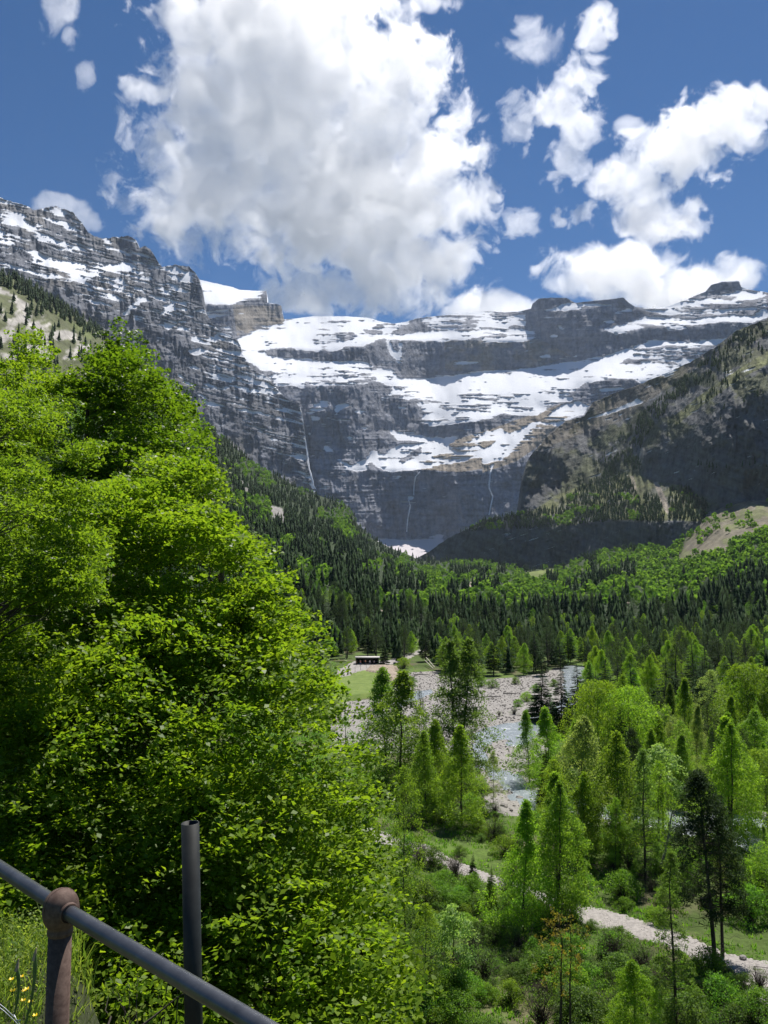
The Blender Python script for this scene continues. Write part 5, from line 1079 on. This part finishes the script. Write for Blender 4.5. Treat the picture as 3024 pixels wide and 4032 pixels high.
# ------------------------------------------------------------------ clouds
def cloud(ell,Y,res,seed,label,dens=.0045,amp=1.3,nsc=1/380,depth=.45,edge=.24,th=.02,shr=.86):
    name='cloud'; k=Y/F
    cs=[]
    for (u,v,rx,rz) in ell:
        u,v,rx,rz=[q/.5486 for q in (u,v,rx,rz)]
        rx*=shr; rz*=shr; cs.append((pos(u,v,Y).tolist(),(rx*k,max(rx,rz)*k*depth,rz*k*1.05)))
    lo=[min(c[i]-r[i]*1.3 for c,r in cs) for i in range(3)]; hi=[max(c[i]+r[i]*1.3 for c,r in cs) for i in range(3)]; lo[1]=max(lo[1],6900)
    g=bpy.data.node_groups.new(name,'GeometryNodeTree'); g.interface.new_socket('Geometry',in_out='OUTPUT',socket_type='NodeSocketGeometry')
    N=g.nodes; L=g.links; out=N.new('NodeGroupOutput'); vc=N.new('GeometryNodeVolumeCube'); vc.inputs['Min'].default_value=lo; vc.inputs['Max'].default_value=hi
    mx=max(hi[i]-lo[i] for i in range(3))
    for i,a in enumerate('XYZ'): vc.inputs['Resolution '+a].default_value=max(8,int(res*(hi[i]-lo[i])/mx*(.7 if a=='Y' else 1)))
    ps=N.new('GeometryNodeInputPosition')
    def M(op,a,b=None,c=None):
        n=N.new('ShaderNodeMath'); n.operation=op
        for i,x in enumerate((a,b,c)):
            if x is None: continue
            if isinstance(x,(int,float)): n.inputs[i].default_value=x
            else: L.new(x,n.inputs[i])
        return n.outputs[0]
    S=None
    for c,r in cs:
        a=N.new('ShaderNodeVectorMath'); a.operation='SUBTRACT'; L.new(ps.outputs[0],a.inputs[0]); a.inputs[1].default_value=c
        b=N.new('ShaderNodeVectorMath'); b.operation='DIVIDE'; L.new(a.outputs[0],b.inputs[0]); b.inputs[1].default_value=r
        ln=N.new('ShaderNodeVectorMath'); ln.operation='LENGTH'; L.new(b.outputs[0],ln.inputs[0])
        v=M('SUBTRACT',1.0,ln.outputs['Value']); S=v if S is None else M('SMOOTH_MAX',S,v,.25)
    n1=N.new('ShaderNodeTexNoise'); n1.noise_dimensions='4D'; n1.inputs['W'].default_value=seed; L.new(ps.outputs[0],n1.inputs['Vector']); n1.inputs['Scale'].default_value=nsc; n1.inputs['Detail'].default_value=9; n1.inputs['Roughness'].default_value=.66; n1.inputs['Distortion'].default_value=.7
    t=M('ADD',S,M('MULTIPLY',M('SUBTRACT',n1.outputs[0],.5),3.4*amp))
    mr=N.new('ShaderNodeMapRange'); mr.interpolation_type='SMOOTHSTEP'; L.new(t,mr.inputs['Value']); mr.inputs['From Min'].default_value=th; mr.inputs['From Max'].default_value=edge
    L.new(mr.outputs[0],vc.inputs['Density'])
    m,mt,o=newmat('cloud_vapour'); pv=mt.nodes.new('ShaderNodeVolumePrincipled'); pv.inputs['Color'].default_value=(1,1,1,1); pv.inputs['Density'].default_value=dens; pv.inputs['Anisotropy'].default_value=.6
    mt.links.new(pv.outputs[0],o.inputs['Volume'])
    sm=N.new('GeometryNodeSetMaterial'); sm.inputs['Material'].default_value=m; L.new(vc.outputs[0],sm.inputs[0]); L.new(sm.outputs[0],out.inputs[0])
    me=bpy.data.volumes.new(name); ob=bpy.data.objects.new(name,me); COL.objects.link(ob); md=ob.modifiers.new('vapour','NODES'); md.node_group=g; me.materials.append(m)
    tag(ob,label,'cloud')
CL=1
if CL:
    cloud([(600,40,270,170),(450,60,110,120),(480,220,190,150),(620,240,280,220),(860,190,140,150),(480,400,210,150),(740,420,290,210),(920,330,130,130),(860,570,190,110),(400,440,120,100),(980,430,100,80),(700,620,140,65),(985,560,80,60),(310,195,75,40),(940,120,60,60)],8600,460,1.3,'huge bright cumulus cloud with a grey centre high over the valley',dens=.0042,depth=.5,amp=1.3,nsc=1/360)
    cloud([(1560,260,120,90),(1640,230,60,60),(1470,320,140,85),(1370,400,130,80),(1430,470,130,60),(1250,465,62,45),(1500,490,60,30)],8500,260,4.2,'large white cloud reaching up to the right edge',shr=.8)
    cloud([(1330,590,190,70),(1450,630,210,60),(1590,595,75,50),(1220,620,70,40)],10200,230,5.2,'low white cloud resting behind the right hand summits',amp=.8,dens=.004,depth=.4)
    cloud([(1285,85,55,75),(1245,175,85,80),(1180,250,110,65),(1255,265,85,90),(1240,350,60,75),(1120,290,50,35)],8700,230,7.2,'ragged vertical cloud right of the huge cloud',amp=1.6,dens=.003,shr=.74)
    cloud([(1125,480,60,45),(1100,460,30,30)],8800,90,8.1,'small wispy cloud just right of the huge cloud',amp=1.0,dens=.003)
    cloud([(1150,90,75,50)],9200,90,9.1,'thin faint cloud streak at the upper right',amp=1.2,dens=.0014)
    cloud([(135,30,48,75)],9000,90,10.4,'thin upright wisp of cloud at the top left',amp=1.1,dens=.002)
    cloud([(115,445,80,32),(185,480,50,30)],8600,90,11.1,'small pale cloud peeking over the left ridge',amp=.8,dens=.003)
    cloud([(1050,665,150,35)],8600,100,12.3,'flat white cloud bank behind the central crest',amp=.7)
    cloud([(1362,268,40,26)],9100,60,13.3,'tiny cloud puff between the two right hand clouds',amp=.9,dens=.003)
    cloud([(185,165,28,34)],9100,60,14.3,'tiny faint cloud tuft at the upper left',amp=1.1,dens=.0025)
    cloud([(930,5,70,22)],9100,60,15.3,'small cloud scrap at the top right of the huge cloud',amp=1.0,dens=.003)

# ------------------------------------------------------------------ haze
m,nt,o_=newmat('valley_haze'); pv=nt.nodes.new('ShaderNodeVolumePrincipled'); pv.inputs['Color'].default_value=(.72,.84,1,1); pv.inputs['Density'].default_value=1.8e-5; pv.inputs['Anisotropy'].default_value=.2
nt.links.new(pv.outputs[0],o_.inputs['Volume'])
mb=MB(); mb.box((0,3360,1150),(5200,3400,1162)); o=obj('haze',mb.mesh('haze',m)); tag(o,'thin bluish summer haze filling the valley','haze',kind='stuff')

# ------------------------------------------------------------------ light, sky, camera
w=bpy.data.worlds.new("World"); sc.world=w; w.use_nodes=True; nt=w.node_tree; bg=nt.nodes['Background']
SE,SA=math.radians(64),math.radians(28)
sky=nt.nodes.new('ShaderNodeTexSky'); sky.sky_type='NISHITA'; sky.sun_disc=False; sky.sun_elevation=SE; sky.sun_rotation=SA; sky.altitude=1500; sky.dust_density=.2; sky.ozone_density=6.0; sky.air_density=.9
hs=nd(nt,'ShaderNodeHueSaturation',Saturation=1.22,Value=.7); nt.links.new(sky.outputs[0],hs.inputs['Color']); nt.links.new(hs.outputs[0],bg.inputs[0]); bg.inputs[1].default_value=.085
l=bpy.data.lights.new('sun','SUN'); l.energy=5.0; l.angle=math.radians(.5); l.color=(1,.95,.88)
lo=bpy.data.objects.new('sun',l); COL.objects.link(lo)
sd=Vector((math.cos(SE)*math.sin(SA),math.cos(SE)*math.cos(SA),math.sin(SE))); lo.rotation_euler=sd.to_track_quat('Z','Y').to_euler()
cam=bpy.data.cameras.new('camera'); co=bpy.data.objects.new('camera',cam); COL.objects.link(co)
co.location=(0,0,CAMZ); co.rotation_euler=(math.pi/2+PIT,0,0); cam.sensor_fit='VERTICAL'; cam.sensor_height=24; cam.sensor_width=18; cam.lens=24*F/4032; cam.clip_start=.05; cam.clip_end=60000
sc.camera=co
sc.view_settings.view_transform='Standard'; sc.view_settings.look='None'; sc.view_settings.exposure=0.55; sc.view_settings.gamma=1
cy=sc.cycles; cy.volume_bounces=24; cy.volume_step_rate=2.5; cy.max_bounces=24; cy.diffuse_bounces=4; cy.glossy_bounces=2; cy.transmission_bounces=6; cy.transparent_max_bounces=8
cy.use_denoising=True
print('total',time.time()-T0)
